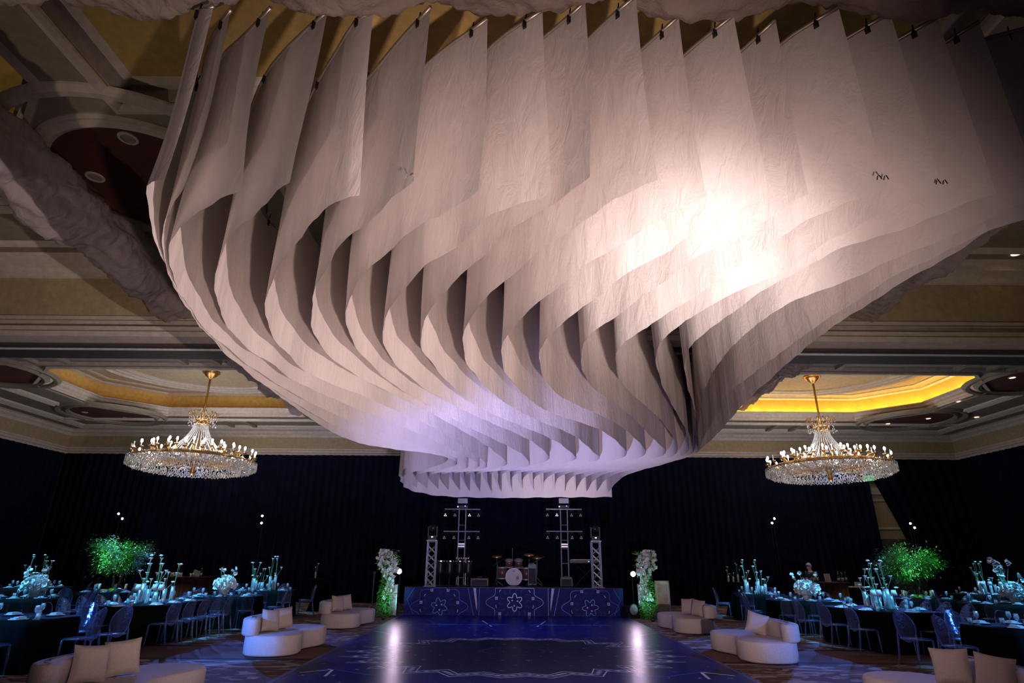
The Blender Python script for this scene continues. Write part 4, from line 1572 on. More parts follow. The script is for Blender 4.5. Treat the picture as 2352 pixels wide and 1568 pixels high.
# ------------------------------------------------------------ flowers and plants
def blossom(mb, c, r, rg, n=5, mi=0):
    """open blossom of overlapping cupped petals"""
    ax = Vector((rg.uniform(-1, 1), rg.uniform(-1, 0.2), rg.uniform(-0.6, 1))).normalized()
    u = ax.cross(Vector((0, 0, 1)))
    if u.length < 0.1:
        u = Vector((1, 0, 0))
    u.normalize()
    w = ax.cross(u)
    c = Vector(c)
    for k in range(n):
        a = 2 * PI * k / n + rg.random() * 0.4
        d = u * math.cos(a) + w * math.sin(a)
        t = ax.cross(d)
        e = 0.62 * r
        vs = [c, c + d * r * 0.55 + t * e + ax * r * 0.18, c + d * r + ax * r * 0.32, c + d * r * 0.55 - t * e + ax * r * 0.18]
        mb.add(vs, [(0, 1, 2), (0, 2, 3)], mi)
    mb.ball(c + ax * r * 0.12, r * 0.2, 5, 3, mi)


def leaf(mb, c, d, L, w, mi=0):
    d = Vector(d).normalized()
    s = d.cross(Vector((0.2, 0.1, 1))).normalized() * w
    c = Vector(c)
    mb.add([c, c + d * L * 0.5 + s, c + d * L - Vector((0, 0, L * 0.15)), c + d * L * 0.5 - s], [(0, 1, 2), (0, 2, 3)], mi)


def orchid_column(px, pxb, ytop, D, label, seed, sx):
    rg = random.Random(seed)
    b = at(pxb, 1400, D)
    zt = at(px, ytop, D).z
    t = empty('flower_column', (b.x, D, 0.01), 0, label, 'flower arrangement', 'orchid columns flanking the stage')
    MB().tube([(0, 0, 0), (0, 0.02, 0.9), (0.03 * sx, 0.03, zt - 0.3)], [0.09, 0.07, 0.04], 8).build('post', M['bark'], t, True)
    fl = MB()
    lf = MB()
    H = zt
    for i in range(330):
        q = rg.random()
        z = H * (0.26 + 0.72 * q)
        k = (z / H - 0.26) / 0.74
        rad = (0.11 + 0.24 * max(0, math.sin(max(0, k - 0.38) / 0.62 * PI)) ** 0.8) * rg.random() ** 0.4
        a = rg.random() * 2 * PI
        x = rad * math.cos(a) - 0.12 * sx * math.sin(k * 4.5)
        y = rad * 0.8 * math.sin(a) - 0.08
        blossom(fl, (x, y, z), rg.uniform(0.045, 0.075), rg)
    fl.build('orchid_blossoms', M['petal'], t)['kind'] = 'stuff'
    for i in range(1500):
        q = rg.random() ** 1.5
        z = H * 0.62 * q + 0.02
        rad = (0.30 - 0.18 * q) * rg.random() ** 0.5
        a = rg.random() * 2 * PI
        leaf(lf, (rad * math.cos(a), rad * math.sin(a) - 0.05, z), (math.cos(a) + rg.uniform(-.6, .6), math.sin(a) + rg.uniform(-.6, .6), rg.uniform(-0.6, 0.7)), rg.uniform(0.05, 0.11), rg.uniform(0.012, 0.022))
    for i in range(260):
        a = rg.random() * 2 * PI
        z = H * rg.uniform(0.7, 0.97)
        leaf(lf, (0.3 * rg.random() * math.cos(a), 0.25 * rg.random() * math.sin(a), z), (math.cos(a), math.sin(a), rg.uniform(-0.5, 0.5)), rg.uniform(0.08, 0.20), 0.014)
    lf.build('foliage', M['leaf'], t)['kind'] = 'stuff'
    return t


oc1 = orchid_column(886, 883, 1260, 20.6, 'tall cascading white orchid column left of the stage', 3, -1)
oc2 = orchid_column(1482, 1490, 1262, 20.6, 'tall cascading cream and white orchid column right of the stage', 8, 1)
for (px, D, lb, sx) in ((903, 20.95, 'narrow lit white panel behind the left orchid column', -1), (1475, 20.95, 'narrow lit white panel behind the right orchid column', 1)):
    p = at(px, 1380, D)
    h = at(px, 1343, D).z
    t = empty('white_panel', (p.x, D, 0.01), 0, lb, 'panel', 'white panels behind the orchid columns')
    MB().box((0, 0, h / 2), (0.20, 0.10, h)).build('panel_body', M['white'], t)
    f = MB()
    f.box((0.115, -0.0, h / 2), (0.03, 0.14, h + 0.02))
    f.box((-0.115, -0.0, h / 2), (0.03, 0.14, h + 0.02))
    f.build('panel_frame', M['silver'], t)
    lamp('column_uplight', 'SPOT', (p.x - sx * 0.0, D - 1.35, 0.08), (p.x - 0.05, D - 0.2, 0.9), 60, (0.25, 1.0, 0.85), 0.05, 70, 0.8)
    fx = empty('uplight', (p.x, D - 1.42, 0.0), 0, 'small black floor uplight in front of the ' + ('left' if sx < 0 else 'right') + ' orchid column', 'uplight')
    MB().lathe([(0.05, 0.0), (0.055, 0.05), (0.045, 0.06)], n=12).build('can', M['blackmetal'], fx, True)
p = at(1522, 1370, 21.3)
h = at(1522, 1334, 21.3).z
t = empty('display_board', (p.x, 21.3, 0.01), R(-8), 'white framed board standing right of the right orchid column', 'board')
MB().box((0, 0, h / 2), (0.48, 0.04, h)).build('board', M['white'], t)
f = MB()
for a, b in (((-0.22, 0), (-0.22, 1)), ((0.22, 0), (0.22, 1))):
    f.box((a[0], -0.03, h / 2), (0.04, 0.03, h))
f.box((0, -0.03, h - 0.02), (0.48, 0.03, 0.04))
f.box((0, -0.03, 0.04), (0.48, 0.03, 0.04))
f.box((0, -0.025, h / 2), (0.34, 0.02, h - 0.2))
f.build('moulding', M['cream'], t)
# monitor wedge and stands at the stage sides
p = at(1455, 1400, 20.5)
t = empty('floor_monitor', (p.x, 20.75, 0.005), R(20), 'black floor monitor with pale round cover at the right stage corner', 'speaker')
MB().add([(-0.3, -0.25, 0), (0.3, -0.25, 0), (0.3, 0.25, 0), (-0.3, 0.25, 0), (-0.3, -0.12, 0.36), (0.3, -0.12, 0.36), (0.3, 0.22, 0.30), (-0.3, 0.22, 0.30)],
         [(0, 3, 2, 1), (4, 5, 6, 7), (0, 1, 5, 4), (1, 2, 6, 5), (2, 3, 7, 6), (3, 0, 4, 7)]).build('cabinet', M['blackmetal'], t)
MB().ball((-0.05, -0.2, 0.25), 0.15, 12, 8, sc3=(1, 0.35, 1.1)).build('cover', M['piping'], t, True)
p = at(853, 1400, 21.0)
t = empty('lamp_stand', (p.x, 21.0, 0.005), 0, 'slim black tripod stand left of the left orchid column', 'stand')
m = MB().tube([(0, 0, 0.02), (0, 0, 1.25)], 0.016, 6)
for q in range(3):
    a = q * 2 * PI / 3
    m.tube([(0, 0, 0.3), (0.3 * math.cos(a), 0.3 * math.sin(a), 0.01)], 0.010, 5)
m.build('tripod', M['chrome'], t)
MB().lathe([(0.04, 1.22), (0.05, 1.32), (0.0, 1.36)], n=10).build('head', M['blackmetal'], t, True)


# ------------------------------------------------------------ sofas
def rounded_block(outline, z0, z1, r=0.06, inset_steps=5):
    """closed outline (list of xy) extruded with soft top edge"""
    N = len(outline)
    P = [Vector(p) for p in outline]
    cen = sum(P, Vector((0, 0))) / N

    def off(d):
        out = []
        for i, p in enumerate(P):
            a = P[(i - 1) % N]
            b = P[(i + 1) % N]
            t = (b - a).normalized()
            n = Vector((t.y, -t.x))
            out.append(p - n * d)
        return out
    vs = []
    rings = []
    prof = [(0.03, z0), (0.0, z0 + 0.03)]
    for i in range(inset_steps + 1):
        a = PI / 2 * i / inset_steps
        prof.append((r * (1 - math.cos(a)), z1 - r + r * math.sin(a)))
    for d, z in prof:
        rings.append(len(vs))
        vs += [(q.x, q.y, z) for q in off(d)]
    fs = []
    for k in range(len(rings) - 1):
        for i in range(N):
            j = (i + 1) % N
            fs.append((rings[k] + i, rings[k] + j, rings[k + 1] + j, rings[k + 1] + i))
    # domed top
    inner = off(r + 0.12)
    base = rings[-1]
    o = len(vs)
    vs += [(q.x, q.y, z1 + 0.012) for q in inner]
    for i in range(N):
        j = (i + 1) % N
        fs.append((base + i, base + j, o + j, o + i))
    fs.append(tuple(o + i for i in range(N)))
    fs.append(tuple(range(N - 1, -1, -1)))
    return MB().add(vs, fs)


def smooth_loop(P, it=3):
    for _ in range(it):
        Q = []
        for i in range(len(P)):
            a = Vector(P[i])
            b = Vector(P[(i + 1) % len(P)])
            Q += [a.lerp(b, 0.25), a.lerp(b, 0.75)]
        P = Q
    return P


def make_sofa(s):
    """s=-1: back on the left, notch to the right"""
    root = empty('sofa', (0, 0, 0), 0, 'cream boucle sofa', 'sofa', 'curved cream sofas beside the dance floor')
    out = [(-0.55, -0.55), (-0.35, -0.98), (0.15, -1.05), (0.50, -0.85), (0.56, -0.45), (0.40, -0.05), (0.52, 0.30), (0.66, 0.60), (0.62, 1.0), (0.25, 1.22), (-0.15, 1.15), (-0.42, 0.85), (-0.52, 0.3)]
    out = [(x * -s if s > 0 else x, y) for x, y in out]
    if s > 0:
        out = out[::-1]
    lp = smooth_loop(out, 2)
    rounded_block([tuple(p) for p in lp], 0.02, 0.37, 0.055).build('seat', M['boucle'], root, True)
    bk = [(-0.60, -0.62), (-0.45, -0.95), (-0.20, -1.02), (-0.14, -0.85), (-0.30, -0.62), (-0.30, 0.10), (-0.22, 0.42), (-0.38, 0.52), (-0.54, 0.20)]
    bk = [(x * -s if s > 0 else x, y) for x, y in bk]
    if s > 0:
        bk = bk[::-1]
    lp2 = smooth_loop(bk, 2)
    rounded_block([tuple(p) for p in lp2], 0.355, 0.66, 0.05).build('backrest', M['boucle'], root, True)
    # piping seam curling up the near outer end of the seat
    tgt_ = Vector((s * 0.34, -0.95))
    j0 = min(range(len(lp)), key=lambda i: (Vector(lp[i]) - tgt_).length)
    st_ = 1 if Vector(lp[(j0 + 3) % len(lp)]).x * s > Vector(lp[j0]).x * s else -1
    sp = []
    for q in range(6):
        p_ = Vector(lp[(j0 + st_ * q) % len(lp)]) * 1.004
        sp.append((p_.x, p_.y, 0.04 + 0.27 * (q / 5) ** 0.7))
    MB().tube(sp, 0.007, 5).build('seam', M['piping'], root)
    return root


def make_pillow():
    n = 12
    vs = []
    fs = []
    for side in (1, -1):
        o = len(vs)
        for i in range(n + 1):
            for j in range(n + 1):
                u = i / n * 2 - 1
                v = j / n * 2 - 1
                th = 0.085 * (max(0, 1 - u ** 4) * max(0, 1 - v ** 4)) ** 0.55
                cr = 1 - 0.07 * (1 - abs(u) ** 2) * (abs(v) ** 3) - 0.0
                cs = 1 - 0.07 * (1 - abs(v) ** 2) * (abs(u) ** 3)
                vs.append((u * 0.23 * cs, side * th, v * 0.23 * cr + 0.23))
        for i in range(n):
            for j in range(n):
                a = o + i * (n + 1) + j
                q = (a, a + n + 1, a + n + 2, a + 1)
                fs.append(q if side < 0 else q[::-1])
    o = MB().add(vs, fs).build('throw_pillow', M['cushion'], None, True)
    return tag(o, 'beige throw pillow', 'pillow', 'throw pillows on the sofas')


sofaL = make_sofa(-1)
sofaR = make_sofa(1)
pil = make_pillow()
index_kids()
SOFAS = [(-1, -4.72, 8.0, 'curved cream sofa at the bottom left corner of the photo', 2), (-1, -4.62, 13.15, 'curved cream sofa left of the dance floor, middle of its row', 2),
         (-1, -4.58, 17.8, 'curved cream sofa left of the dance floor, nearest to the stage', 2), (1, 5.25, 7.75, 'curved cream sofa at the bottom right corner of the photo', 2),
         (1, 4.86, 12.75, 'curved cream sofa right of the dance floor with one tilted pillow', 1), (1, 4.80, 17.2, 'curved cream sofa right of the dance floor, nearest to the stage', 2)]
wh = ['bottom left sofa', 'middle left sofa', 'far left sofa near the stage', 'bottom right sofa', 'middle right sofa', 'far right sofa near the stage']
for i, (s, x, y, lb, npil) in enumerate(SOFAS):
    place(sofaL if s < 0 else sofaR, (x, y, 0), 0, lb)
    for j in range(npil):
        if npil == 2:
            px_ = x + s * (0.12 if j == 0 else 0.02)
            o = place(pil, (px_, y + (-0.42 if j == 0 else 0.06), 0.385), 0, 'beige throw pillow, %s on the %s' % ('nearer one' if j == 0 else 'farther one', wh[i]))
            o.rotation_euler = (R(-14), R(5 - 9 * j), -s * R(58 - 12 * j))
            o.scale = (0.88, 1, 0.88)
        else:
            o = place(pil, (x + s * 0.02, y + 0.05, 0.40), 0, 'beige throw pillow tilted on the ' + wh[i])
            o.rotation_euler = (R(-20), R(16), R(-22))

# ------------------------------------------------------------ clear chairs
def make_chair():
    root = empty('ghost_chair', (0, 0, 0), 0, 'clear acrylic chair', 'chair', 'clear chairs')
    # faces -Y (sitter looks towards -Y); back is at +Y
    st = MB()
    st.add(*(lambda r: (r[0], r[1]))(rounded_plate(0.21, 0.21, 0.435, 0.455)))
    st.build('seat', M['acrylic'], root, True)
    # oval back: curved dished shell
    n, m = 18, 6
    vs = []
    for j in range(m + 1):
        t = j / m
        for i in range(n):
            a = 2 * PI * i / n
            x = 0.20 * t * math.cos(a)
            z = 0.255 * t * math.sin(a)
            y = 0.19 + 0.10 * (z + 0.255) / 0.5 - 0.055 * (x / 0.2) ** 2
            vs.append((x, y, 0.66 + z))
    fs = []
    for j in range(m):
        for i in range(n):
            k = (i + 1) % n
            fs.append((j * n + i, j * n + k, (j + 1) * n + k, (j + 1) * n + i))
    bk = MB().add(vs, fs)
    rim = [Vector(v) for v in vs[m * n:]]
    bk.tube(rim, 0.010, 5, closed=True)
    bk.build('backrest', M['acrylic'], root, True)
    for sx in (-1, 1):
        MB().tube([(sx * 0.185, 0.185, 0.56), (sx * 0.185, 0.195, 0.44), (sx * 0.19, 0.235, 0.2), (sx * 0.20, 0.29, 0.0)], [0.012, 0.019, 0.017, 0.013], 6).build('leg', M['acrylic'], root, True)
        MB().tube([(sx * 0.18, -0.18, 0.44), (sx * 0.185, -0.19, 0.2), (sx * 0.19, -0.20, 0.0)], [0.020, 0.016, 0.012], 6).build('leg', M['acrylic'], root, True)
    return root


def rounded_plate(hx, hy, z0, z1):
    P = smooth_loop([(-hx, -hy), (hx, -hy), (hx * 0.95, hy), (-hx * 0.95, hy)], 3)
    N = len(P)
    vs = [(p.x, p.y, z0) for p in P] + [(p.x, p.y, z1) for p in P]
    # slightly larger than the corner-cut loop
    vs = [(x * 1.12, y * 1.12, z) for x, y, z in vs]
    fs = [(i, (i + 1) % N, N + (i + 1) % N, N + i) for i in range(N)] + [tuple(range(N - 1, -1, -1)), tuple(range(N, 2 * N))]
    return vs, fs


chair0 = make_chair()


# ------------------------------------------------------------ tables: black cloth to the floor with wavy skirts
def make_table(cx, cy, hx, hy, rz, label, seed):
    rg = random.Random(seed)
    root = empty('banquet_table', (cx, cy, 0), rz, label, 'table', 'banquet tables in black cloths')
    P = smooth_loop([(-hx, -hy), (-hx * 0.5, -hy), (hx * 0.5, -hy), (hx, -hy), (hx, hy), (hx * 0.5, hy), (-hx * 0.5, hy), (-hx, hy)], 3)
    N = len(P)
    Q = []
    for i, p in enumerate(P):
        Q += [p, p.lerp(P[(i + 1) % N], 0.5)]
    P = Q
    N = len(P)
    rows = 7
    vs = []
    s = 0
    ph = rg.random() * 6
    for j in range(rows + 1):
        t = j / rows
        z = 0.755 * (1 - t) + 0.012 * t
        for i, p in enumerate(P):
            a = P[(i - 1) % N]
            b = P[(i + 1) % N]
            d = (b - a).normalized()
            nn = Vector((d.y, -d.x))
            u = i / N * 2 * PI
            f = t * (0.05 + 0.035 * math.sin(u * 9 + ph) + 0.025 * math.sin(u * 17 + ph * 2))
            q = p + nn * f
            vs.append((q.x, q.y, z))
    fs = []
    for j in range(rows):
        for i in range(N):
            k = (i + 1) % N
            fs.append((j * N + i, (j + 1) * N + i, (j + 1) * N + k, j * N + k))
    fs.append(tuple(range(N)))
    MB().add(vs, fs).build('tablecloth', M['cloth'], root, True)
    MB().box((0, 0, 0.74), (hx * 1.6, hy * 1.6, 0.02)).build('tabletop', M['wood'], root)
    return root


# place setting items (things of their own)
plate0 = MB().lathe([(0.0, 0.0), (0.08, 0.0), (0.14, 0.014), (0.142, 0.018), (0.08, 0.006), (0.0, 0.005)], n=16).build('plate', M['china'], None, True)
tag(plate0, 'white plate', 'plate', 'plates')
napkin0 = MB().box((0, 0, 0.012), (0.11, 0.20, 0.02)).box((0.0, 0.02, 0.028), (0.09, 0.14, 0.012)).build('napkin', mat('pale_napkin', (0.5, 0.55, 0.58), 0.9), None)
tag(napkin0, 'folded napkin', 'napkin', 'napkins')
glass0 = MB().lathe([(0.033, 0.0), (0.034, 0.003), (0.005, 0.008), (0.004, 0.09), (0.03, 0.12), (0.038, 0.16), (0.030, 0.21), (0.028, 0.21), (0.034, 0.16), (0.0, 0.115)], n=10).build('wine_glass', M['glass'], None, True)
tag(glass0, 'wine glass', 'glass', 'wine glasses')
tumbler0 = MB().lathe([(0.032, 0.0), (0.038, 0.10), (0.035, 0.10), (0.029, 0.01), (0.0, 0.008)], n=10).build('tumbler', M['glass'], None, True)
tag(tumbler0, 'water tumbler', 'glass', 'water tumblers')

# tall glass cylinder with long stems
rgv = random.Random(21)
vase_protos = []


def make_vase(kind):
    root = empty('bud_vase', (0, 0, 0), 0, 'clear cylinder vase', 'vase', 'bud vases')
    h = (0.36, 0.30, 0.42, 0.24)[kind]
    MB().lathe([(0.045, 0.0), (0.046, 0.01), (0.046, h), (0.042, h), (0.042, 0.015), (0.0, 0.012)], n=12).build('vase_glass', M['glass'], root, True)
    for q in range((3, 2, 3, 2)[kind]):
        a = rgv.random() * 2 * PI
        top = h + rgv.uniform(0.12, 0.55) * (1.25 if kind == 2 else 1)
        r = rgv.uniform(0.04, 0.14)
        dx_, dy_ = r * math.cos(a), r * math.sin(a)
        pts = [(-dx_ * 0.2, -dy_ * 0.2, 0.02), (dx_ * 0.15, dy_ * 0.15, h), (dx_ * 0.8, dy_ * 0.8, top - 0.05), (dx_, dy_, top)]
        so = MB().tube(pts, 0.005, 5).build('stem', M['stem'], root, True)
        hd = MB()
        if rgv.random() < 0.5:
            # calla-like trumpet
            hd.lathe([(0.004, -0.02), (0.012, 0.02), (0.030, 0.055), (0.048, 0.07), (0.026, 0.05), (0.0, 0.01)], (dx_, dy_, top), 8, sx=1.0, sy=0.8)
        else:
            hd.ball((dx_, dy_, top + 0.01), 0.035, 8, 5, sc3=(1.15, 1.15, 0.6))
            for w in range(6):
                b = w * PI / 3
                c = Vector((dx_, dy_, top))
                d = Vector((math.cos(b), math.sin(b), 0.25))
                t2 = Vector((-math.sin(b), math.cos(b), 0)) * 0.018
                hd.add([c, c + d * 0.035 + t2, c + d * 0.058, c + d * 0.035 - t2], [(0, 1, 2), (0, 2, 3)])
        hd.build('flower', M['petal'], so, True)
    return root


vases = [make_vase(k) for k in range(4)]


def make_table_lamp():
    root = empty('table_lamp', (0, 0, 0), 0, 'small white shaded table lamp', 'lamp', 'small table lamps')
    MB().lathe([(0.045, 0), (0.045, 0.012), (0.008, 0.02), (0.007, 0.34), (0, 0.345)], n=12).build('base', M['chrome'], root, True)
    MB().lathe([(0.075, 0.28), (0.045, 0.40), (0.0, 0.402)], n=16).build('lamp_shade', M['white'], root, True)
    return root


tlamp0 = make_table_lamp()


def make_bouquet(seed, tall=0.0):
    rg = random.Random(seed)
    root = empty('low_bouquet', (0, 0, 0), 0, 'white bouquet', 'flower arrangement', 'low white bouquets')
    MB().lathe([(0.07, 0), (0.09, 0.02), (0.11, 0.16), (0.10, 0.16), (0.08, 0.02), (0, 0.02)], n=14).build('bowl', M['china'], root, True)
    b = MB()
    for i in range(230):
        a = rg.random() * 2 * PI
        ph = rg.random() ** 0.7 * PI * 0.62
        r = 0.21 + 0.03 * math.sin(3 * a)
        c = Vector((r * math.sin(ph) * math.cos(a) * 1.25, r * math.sin(ph) * math.sin(a), 0.24 + r * math.cos(ph) * 0.85))
        blossom(b, c, rg.uniform(0.035, 0.055), rg)
    b.ball((0, 0, 0.24), 0.18, 12, 8, sc3=(1.2, 1, 0.9))
    o = b.build('blossoms', M['petal'], root)
    o['kind'] = 'stuff'
    for q in range(5):
        a = rg.random() * 2 * PI
        e = (0.28 * math.cos(a), 0.2 * math.sin(a), rg.uniform(0.45, 0.62))
        s = MB().tube([(0, 0, 0.2), (e[0] * 0.6, e[1] * 0.6, 0.38), e], 0.005, 5).build('stem', M['stem'], root)
        f = MB()
        for w in range(3):
            blossom(f, (e[0], e[1], e[2] + 0.01 * w), 0.05, rg)
        f.build('flower', M['petal'], s)
    return root


bouquet0 = make_bouquet(5)


def make_tree(seed, wide):
    rg = random.Random(seed)
    root = empty('table_tree', (0, 0, 0), 0, 'leafy tree centrepiece', 'plant', 'leafy tree centrepieces')
    MB().lathe([(0.16, 0), (0.2, 0.03), (0.14, 0.10), (0.0, 0.11)], n=16).build('moss_base', M['leaf'], root, True)
    br = MB()
    tips = []
    for q in range(3):
        a = q * 2.1 + rg.random()
        p1 = Vector((0.05 * math.cos(a), 0.05 * math.sin(a), 0.05))
        p2 = Vector((0.10 * math.cos(a + 1), 0.10 * math.sin(a + 1), 0.35))
        p3 = Vector((0.16 * math.cos(a), 0.16 * math.sin(a), 0.70))
        br.tube([p1, p2, p3], [0.035, 0.026, 0.02], 6)
        for w in range(7):
            b = a + rg.uniform(-1.5, 1.5)
            e = p3 + Vector((math.cos(b) * rg.uniform(0.2, 0.62) * wide, math.sin(b) * rg.uniform(0.2, 0.5), rg.uniform(0.0, 0.75)))
            br.tube([p3, p3.lerp(e, 0.5) + Vector((0, 0, 0.08)), e], [0.015, 0.010, 0.005], 5)
            tips.append((p3, e))
    br.build('branches', M['bark'], root, True)
    lf = MB()
    for i in range(6500):
        p, e = tips[rg.randrange(len(tips))]
        t = rg.uniform(0.25, 1.12)
        c = p.lerp(e, t) + Vector((rg.gauss(0, 0.12), rg.gauss(0, 0.12), rg.gauss(0, 0.10) - 0.05))
        d = (c - Vector((0, 0, 0.8))).normalized() + Vector((rg.uniform(-.7, .7), rg.uniform(-.7, .7), rg.uniform(-.8, .3)))
        leaf(lf, c, d, rg.uniform(0.05, 0.10), rg.uniform(0.012, 0.020))
    lf.build('leaves', M['leaf'], root)['kind'] = 'stuff'
    return root


treeA = make_tree(3, 1.0)
treeB = make_tree(6, 1.25)
candle0 = MB().lathe([(0.035, 0), (0.035, 0.22), (0.03, 0.225), (0, 0.215)], n=12).build('pillar_candle', M['candle'], None, True)
tag(candle0, 'white pillar candle', 'candle', 'pillar candles beside the tree centrepieces')
index_kids()

# name, cx, cy, hx, hy, rz, description, centre kind
TB = [('nl', -8.45, 10.95, 0.85, 0.62, 0.0, 'at the bottom left, cropped by the left edge of the photo', 'none'),
      ('ml', -8.20, 14.55, 0.72, 1.35, R(-4), 'in the middle of the left side with rows of chairs', 'vases'),
      ('dl', -7.85, 17.25, 1.05, 0.62, R(18), 'behind the chairs left of centre with a round white bouquet', 'bouquet'),
      ('el', -8.0, 20.3, 1.05, 0.6, R(20), 'farthest back on the left side with a vase cluster', 'vases'),
      ('tl', -11.85, 18.9, 1.0, 0.62, 0.0, 'under the green tree on the left', 'tree'),
      ('fl', -12.3, 15.9, 0.95, 0.62, R(20), 'left of the aisle with a white bouquet', 'bouquet'),
      ('gl', -16.0, 21.2, 1.0, 0.62, R(20), 'at the far left edge with a vase cluster', 'vases'),
      ('nr', 8.75, 10.75, 0.95, 0.60, 0.0, 'at the lower right, cropped by the right edge of the photo', 'none'),
      ('mr', 8.35, 14.35, 0.85, 1.15, R(8), 'in the middle of the right side with rows of chairs', 'vases'),
      ('dr', 8.1, 17.2, 1.05, 0.62, R(-14), 'in front of the bar with a white bouquet', 'bouquet'),
      ('er', 8.05, 20.4, 0.78, 0.6, R(-20), 'farthest back on the right side near the stage', 'vases'),
      ('tr', 11.9, 18.5, 1.0, 0.62, 0.0, 'under the green tree on the right', 'tree'),
      ('fr', 13.0, 16.4, 1.15, 0.62, R(-20), 'right of the aisle with a white bouquet', 'bouquet'),
      ('gr', 16.2, 21.2, 1.1, 0.62, R(-20), 'at the far right edge with a vase cluster', 'vases')]
TT = {}
for i, (k, cx, cy, hx, hy, rz, lb, kind) in enumerate(TB):
    make_table(cx, cy, hx, hy, rz, 'black clothed banquet table ' + lb, 30 + i)
    TT[k] = (cx, cy, hx, hy, rz, lb, kind)
SHORT = {'nl': 'bottom left table', 'ml': 'middle left table', 'dl': 'left bouquet table', 'el': 'back left table', 'tl': 'left tree table', 'fl': 'left aisle table',
         'gl': 'far left edge table', 'nr': 'lower right table', 'mr': 'middle right table', 'dr': 'right bouquet table', 'er': 'back right table', 'tr': 'right tree table',
         'fr': 'right aisle table', 'gr': 'far right edge table'}
rg = random.Random(77)
ZT2 = 0.757


def tloc(k, u, v, z=ZT2):
    cx, cy, hx, hy, rz, _, _ = TT[k]
    c, s = math.cos(rz), math.sin(rz)
    return (cx + u * c - v * s, cy + u * s + v * c, z)


CH = []


def side_chairs(k, side, n, out=0.30, skip=()):
    cx, cy, hx, hy, rz, _, _ = TT[k]
    names = {'e': 'right-hand', 'w': 'left-hand', 'n': 'far', 's': 'near'}
    for i in range(n):
        if i in skip:
            continue
        t = (i + 0.5) / n * 2 - 1
        if side == 'e':
            u, v, a = hx + out, t * hy, -PI / 2
        elif side == 'w':
            u, v, a = -hx - out, t * hy, PI / 2
        elif side == 'n':
            u, v, a = t * hx, hy + out, 0
        else:
            u, v, a = t * hx, -hy - out, PI
        x, y, z = tloc(k, u, v, 0.0)
        if any(math.hypot(x - q[0], y - q[1]) < 0.52 for q in CH):
            continue
        bad = False
        for k2, (ax, ay, ahx, ahy, arz, _, _) in TT.items():
            c_, s_ = math.cos(-arz), math.sin(-arz)
            lx, ly = (x - ax) * c_ - (y - ay) * s_, (x - ax) * s_ + (y - ay) * c_
            if abs(lx) < ahx + 0.22 and abs(ly) < ahy + 0.22:
                bad = True
        if bad:
            continue
        CH.append((x, y))
        if n == 1:
            o_ = 'single'
        elif side in 'ew':
            o_ = ('nearest', 'second', 'third', 'fourth', 'fifth')[i]
        else:
            o_ = ('leftmost', 'second from left', 'third from left', 'rightmost', 'outer')[i if not (i == n - 1) else 3]
        place(chair0, (x, y, 0.003), rz + a + rg.uniform(-0.08, 0.08), 'clear acrylic chair, %s on the %s side of the %s' % (o_, names[side], SHORT[k]), 'clear chairs round the tables')


def setting(k):
    cx, cy, hx, hy, rz, _, _ = TT[k]
    nx = max(2, int(hx * 2 / 0.6))
    ny = max(1, int(hy * 2 / 0.8))
    pos = []
    for i in range(nx):
        u = ((i + 0.5) / nx * 2 - 1) * hx * 0.88
        pos += [(u, -hy + 0.20, 0), (u, hy - 0.20, PI)]
    if ny >= 2:
        for i in range(ny):
            v = ((i + 0.5) / ny * 2 - 1) * hy * 0.7
            pos += [(hx - 0.2, v, PI / 2), (-hx + 0.2, v, -PI / 2)]
        pos = pos[2 * nx:] + [(0, -hy + 0.2, 0), (0, hy - 0.2, PI)]
    for (u, v, a) in pos:
        c, s = math.cos(a), math.sin(a)

        def w(du, dv, z=ZT2):
            return tloc(k, u + du * c - dv * s, v + du * s + dv * c, z)
        place(plate0, w(0, 0), 0, 'white plate laid on the ' + SHORT[k], 'plates on the tables')
        place(napkin0, w(0, 0, ZT2 + 0.018), rz + a + rg.uniform(-.2, .2), 'folded pale napkin on a plate of the ' + SHORT[k], 'napkins on the tables')
        place(glass0, w(0.15, 0.16), 0, 'stemmed wine glass on the ' + SHORT[k], 'wine glasses on the tables')
        place(tumbler0, w(0.24, 0.10), 0, 'water tumbler on the ' + SHORT[k], 'water tumblers on the tables')


def cluster(k, n, du=0.0):
    for i in range(n):
        for _ in range(30):
            u = du + rg.uniform(-0.38, 0.38)
            v = rg.uniform(-0.20, 0.20)
            if all(math.hypot(u - a, v - b) > 0.105 for a, b in spots):
                break
        spots.append((u, v))
        place(vases[i % 4], tloc(k, u, v), rg.random() * 6, 'glass vase of tall white flowers on the ' + SHORT[k], 'vases of long stemmed flowers')


for k in TT:
    setting(k)
    kind = TT[k][6]
    spots = []
    if kind == 'vases':
        off_ = {'ml': (0.05, -0.55), 'mr': (-0.15, -0.55)}.get(k, (0, 0))
        for i in range(3 if k in ('ml', 'mr', 'gl', 'gr') else 0):
            u, v = (-0.26, 0.02, 0.27)[i], (-0.22, -0.05, -0.2)[i]
            spots.append((u, v))
            place(tlamp0, tloc(k, u, v), 0, 'small white shaded lamp among the vases on the ' + SHORT[k], 'small white table lamps')
        cluster(k, 10 if k in ('ml', 'mr') else 8)
    elif kind == 'bouquet':
        place(bouquet0, tloc(k, {'fl': 0.25, 'fr': 0.1}.get(k, 0.0), 0, ZT2), rg.random() * 6, 'round white bouquet in a bowl on the ' + SHORT[k], 'low white bouquets', 1.15)
    elif kind == 'tree':
        tr = treeA if k == 'tl' else treeB
        p = tloc(k, 0.0 if k == 'tl' else 0.05, 0.0)
        tr.location = p
        tr['label'] = 'bushy green lit tree centrepiece on the ' + SHORT[k]
        tr.scale = (1.06, 1.06, 0.98) if k == 'tl' else (1.02, 1.02, 0.98)
        for (u, v) in ((-0.42, -0.1), (0.38, -0.12), (0.55, 0.05)):
            place(candle0, tloc(k, u, v), 0, 'white pillar candle on the ' + SHORT[k])

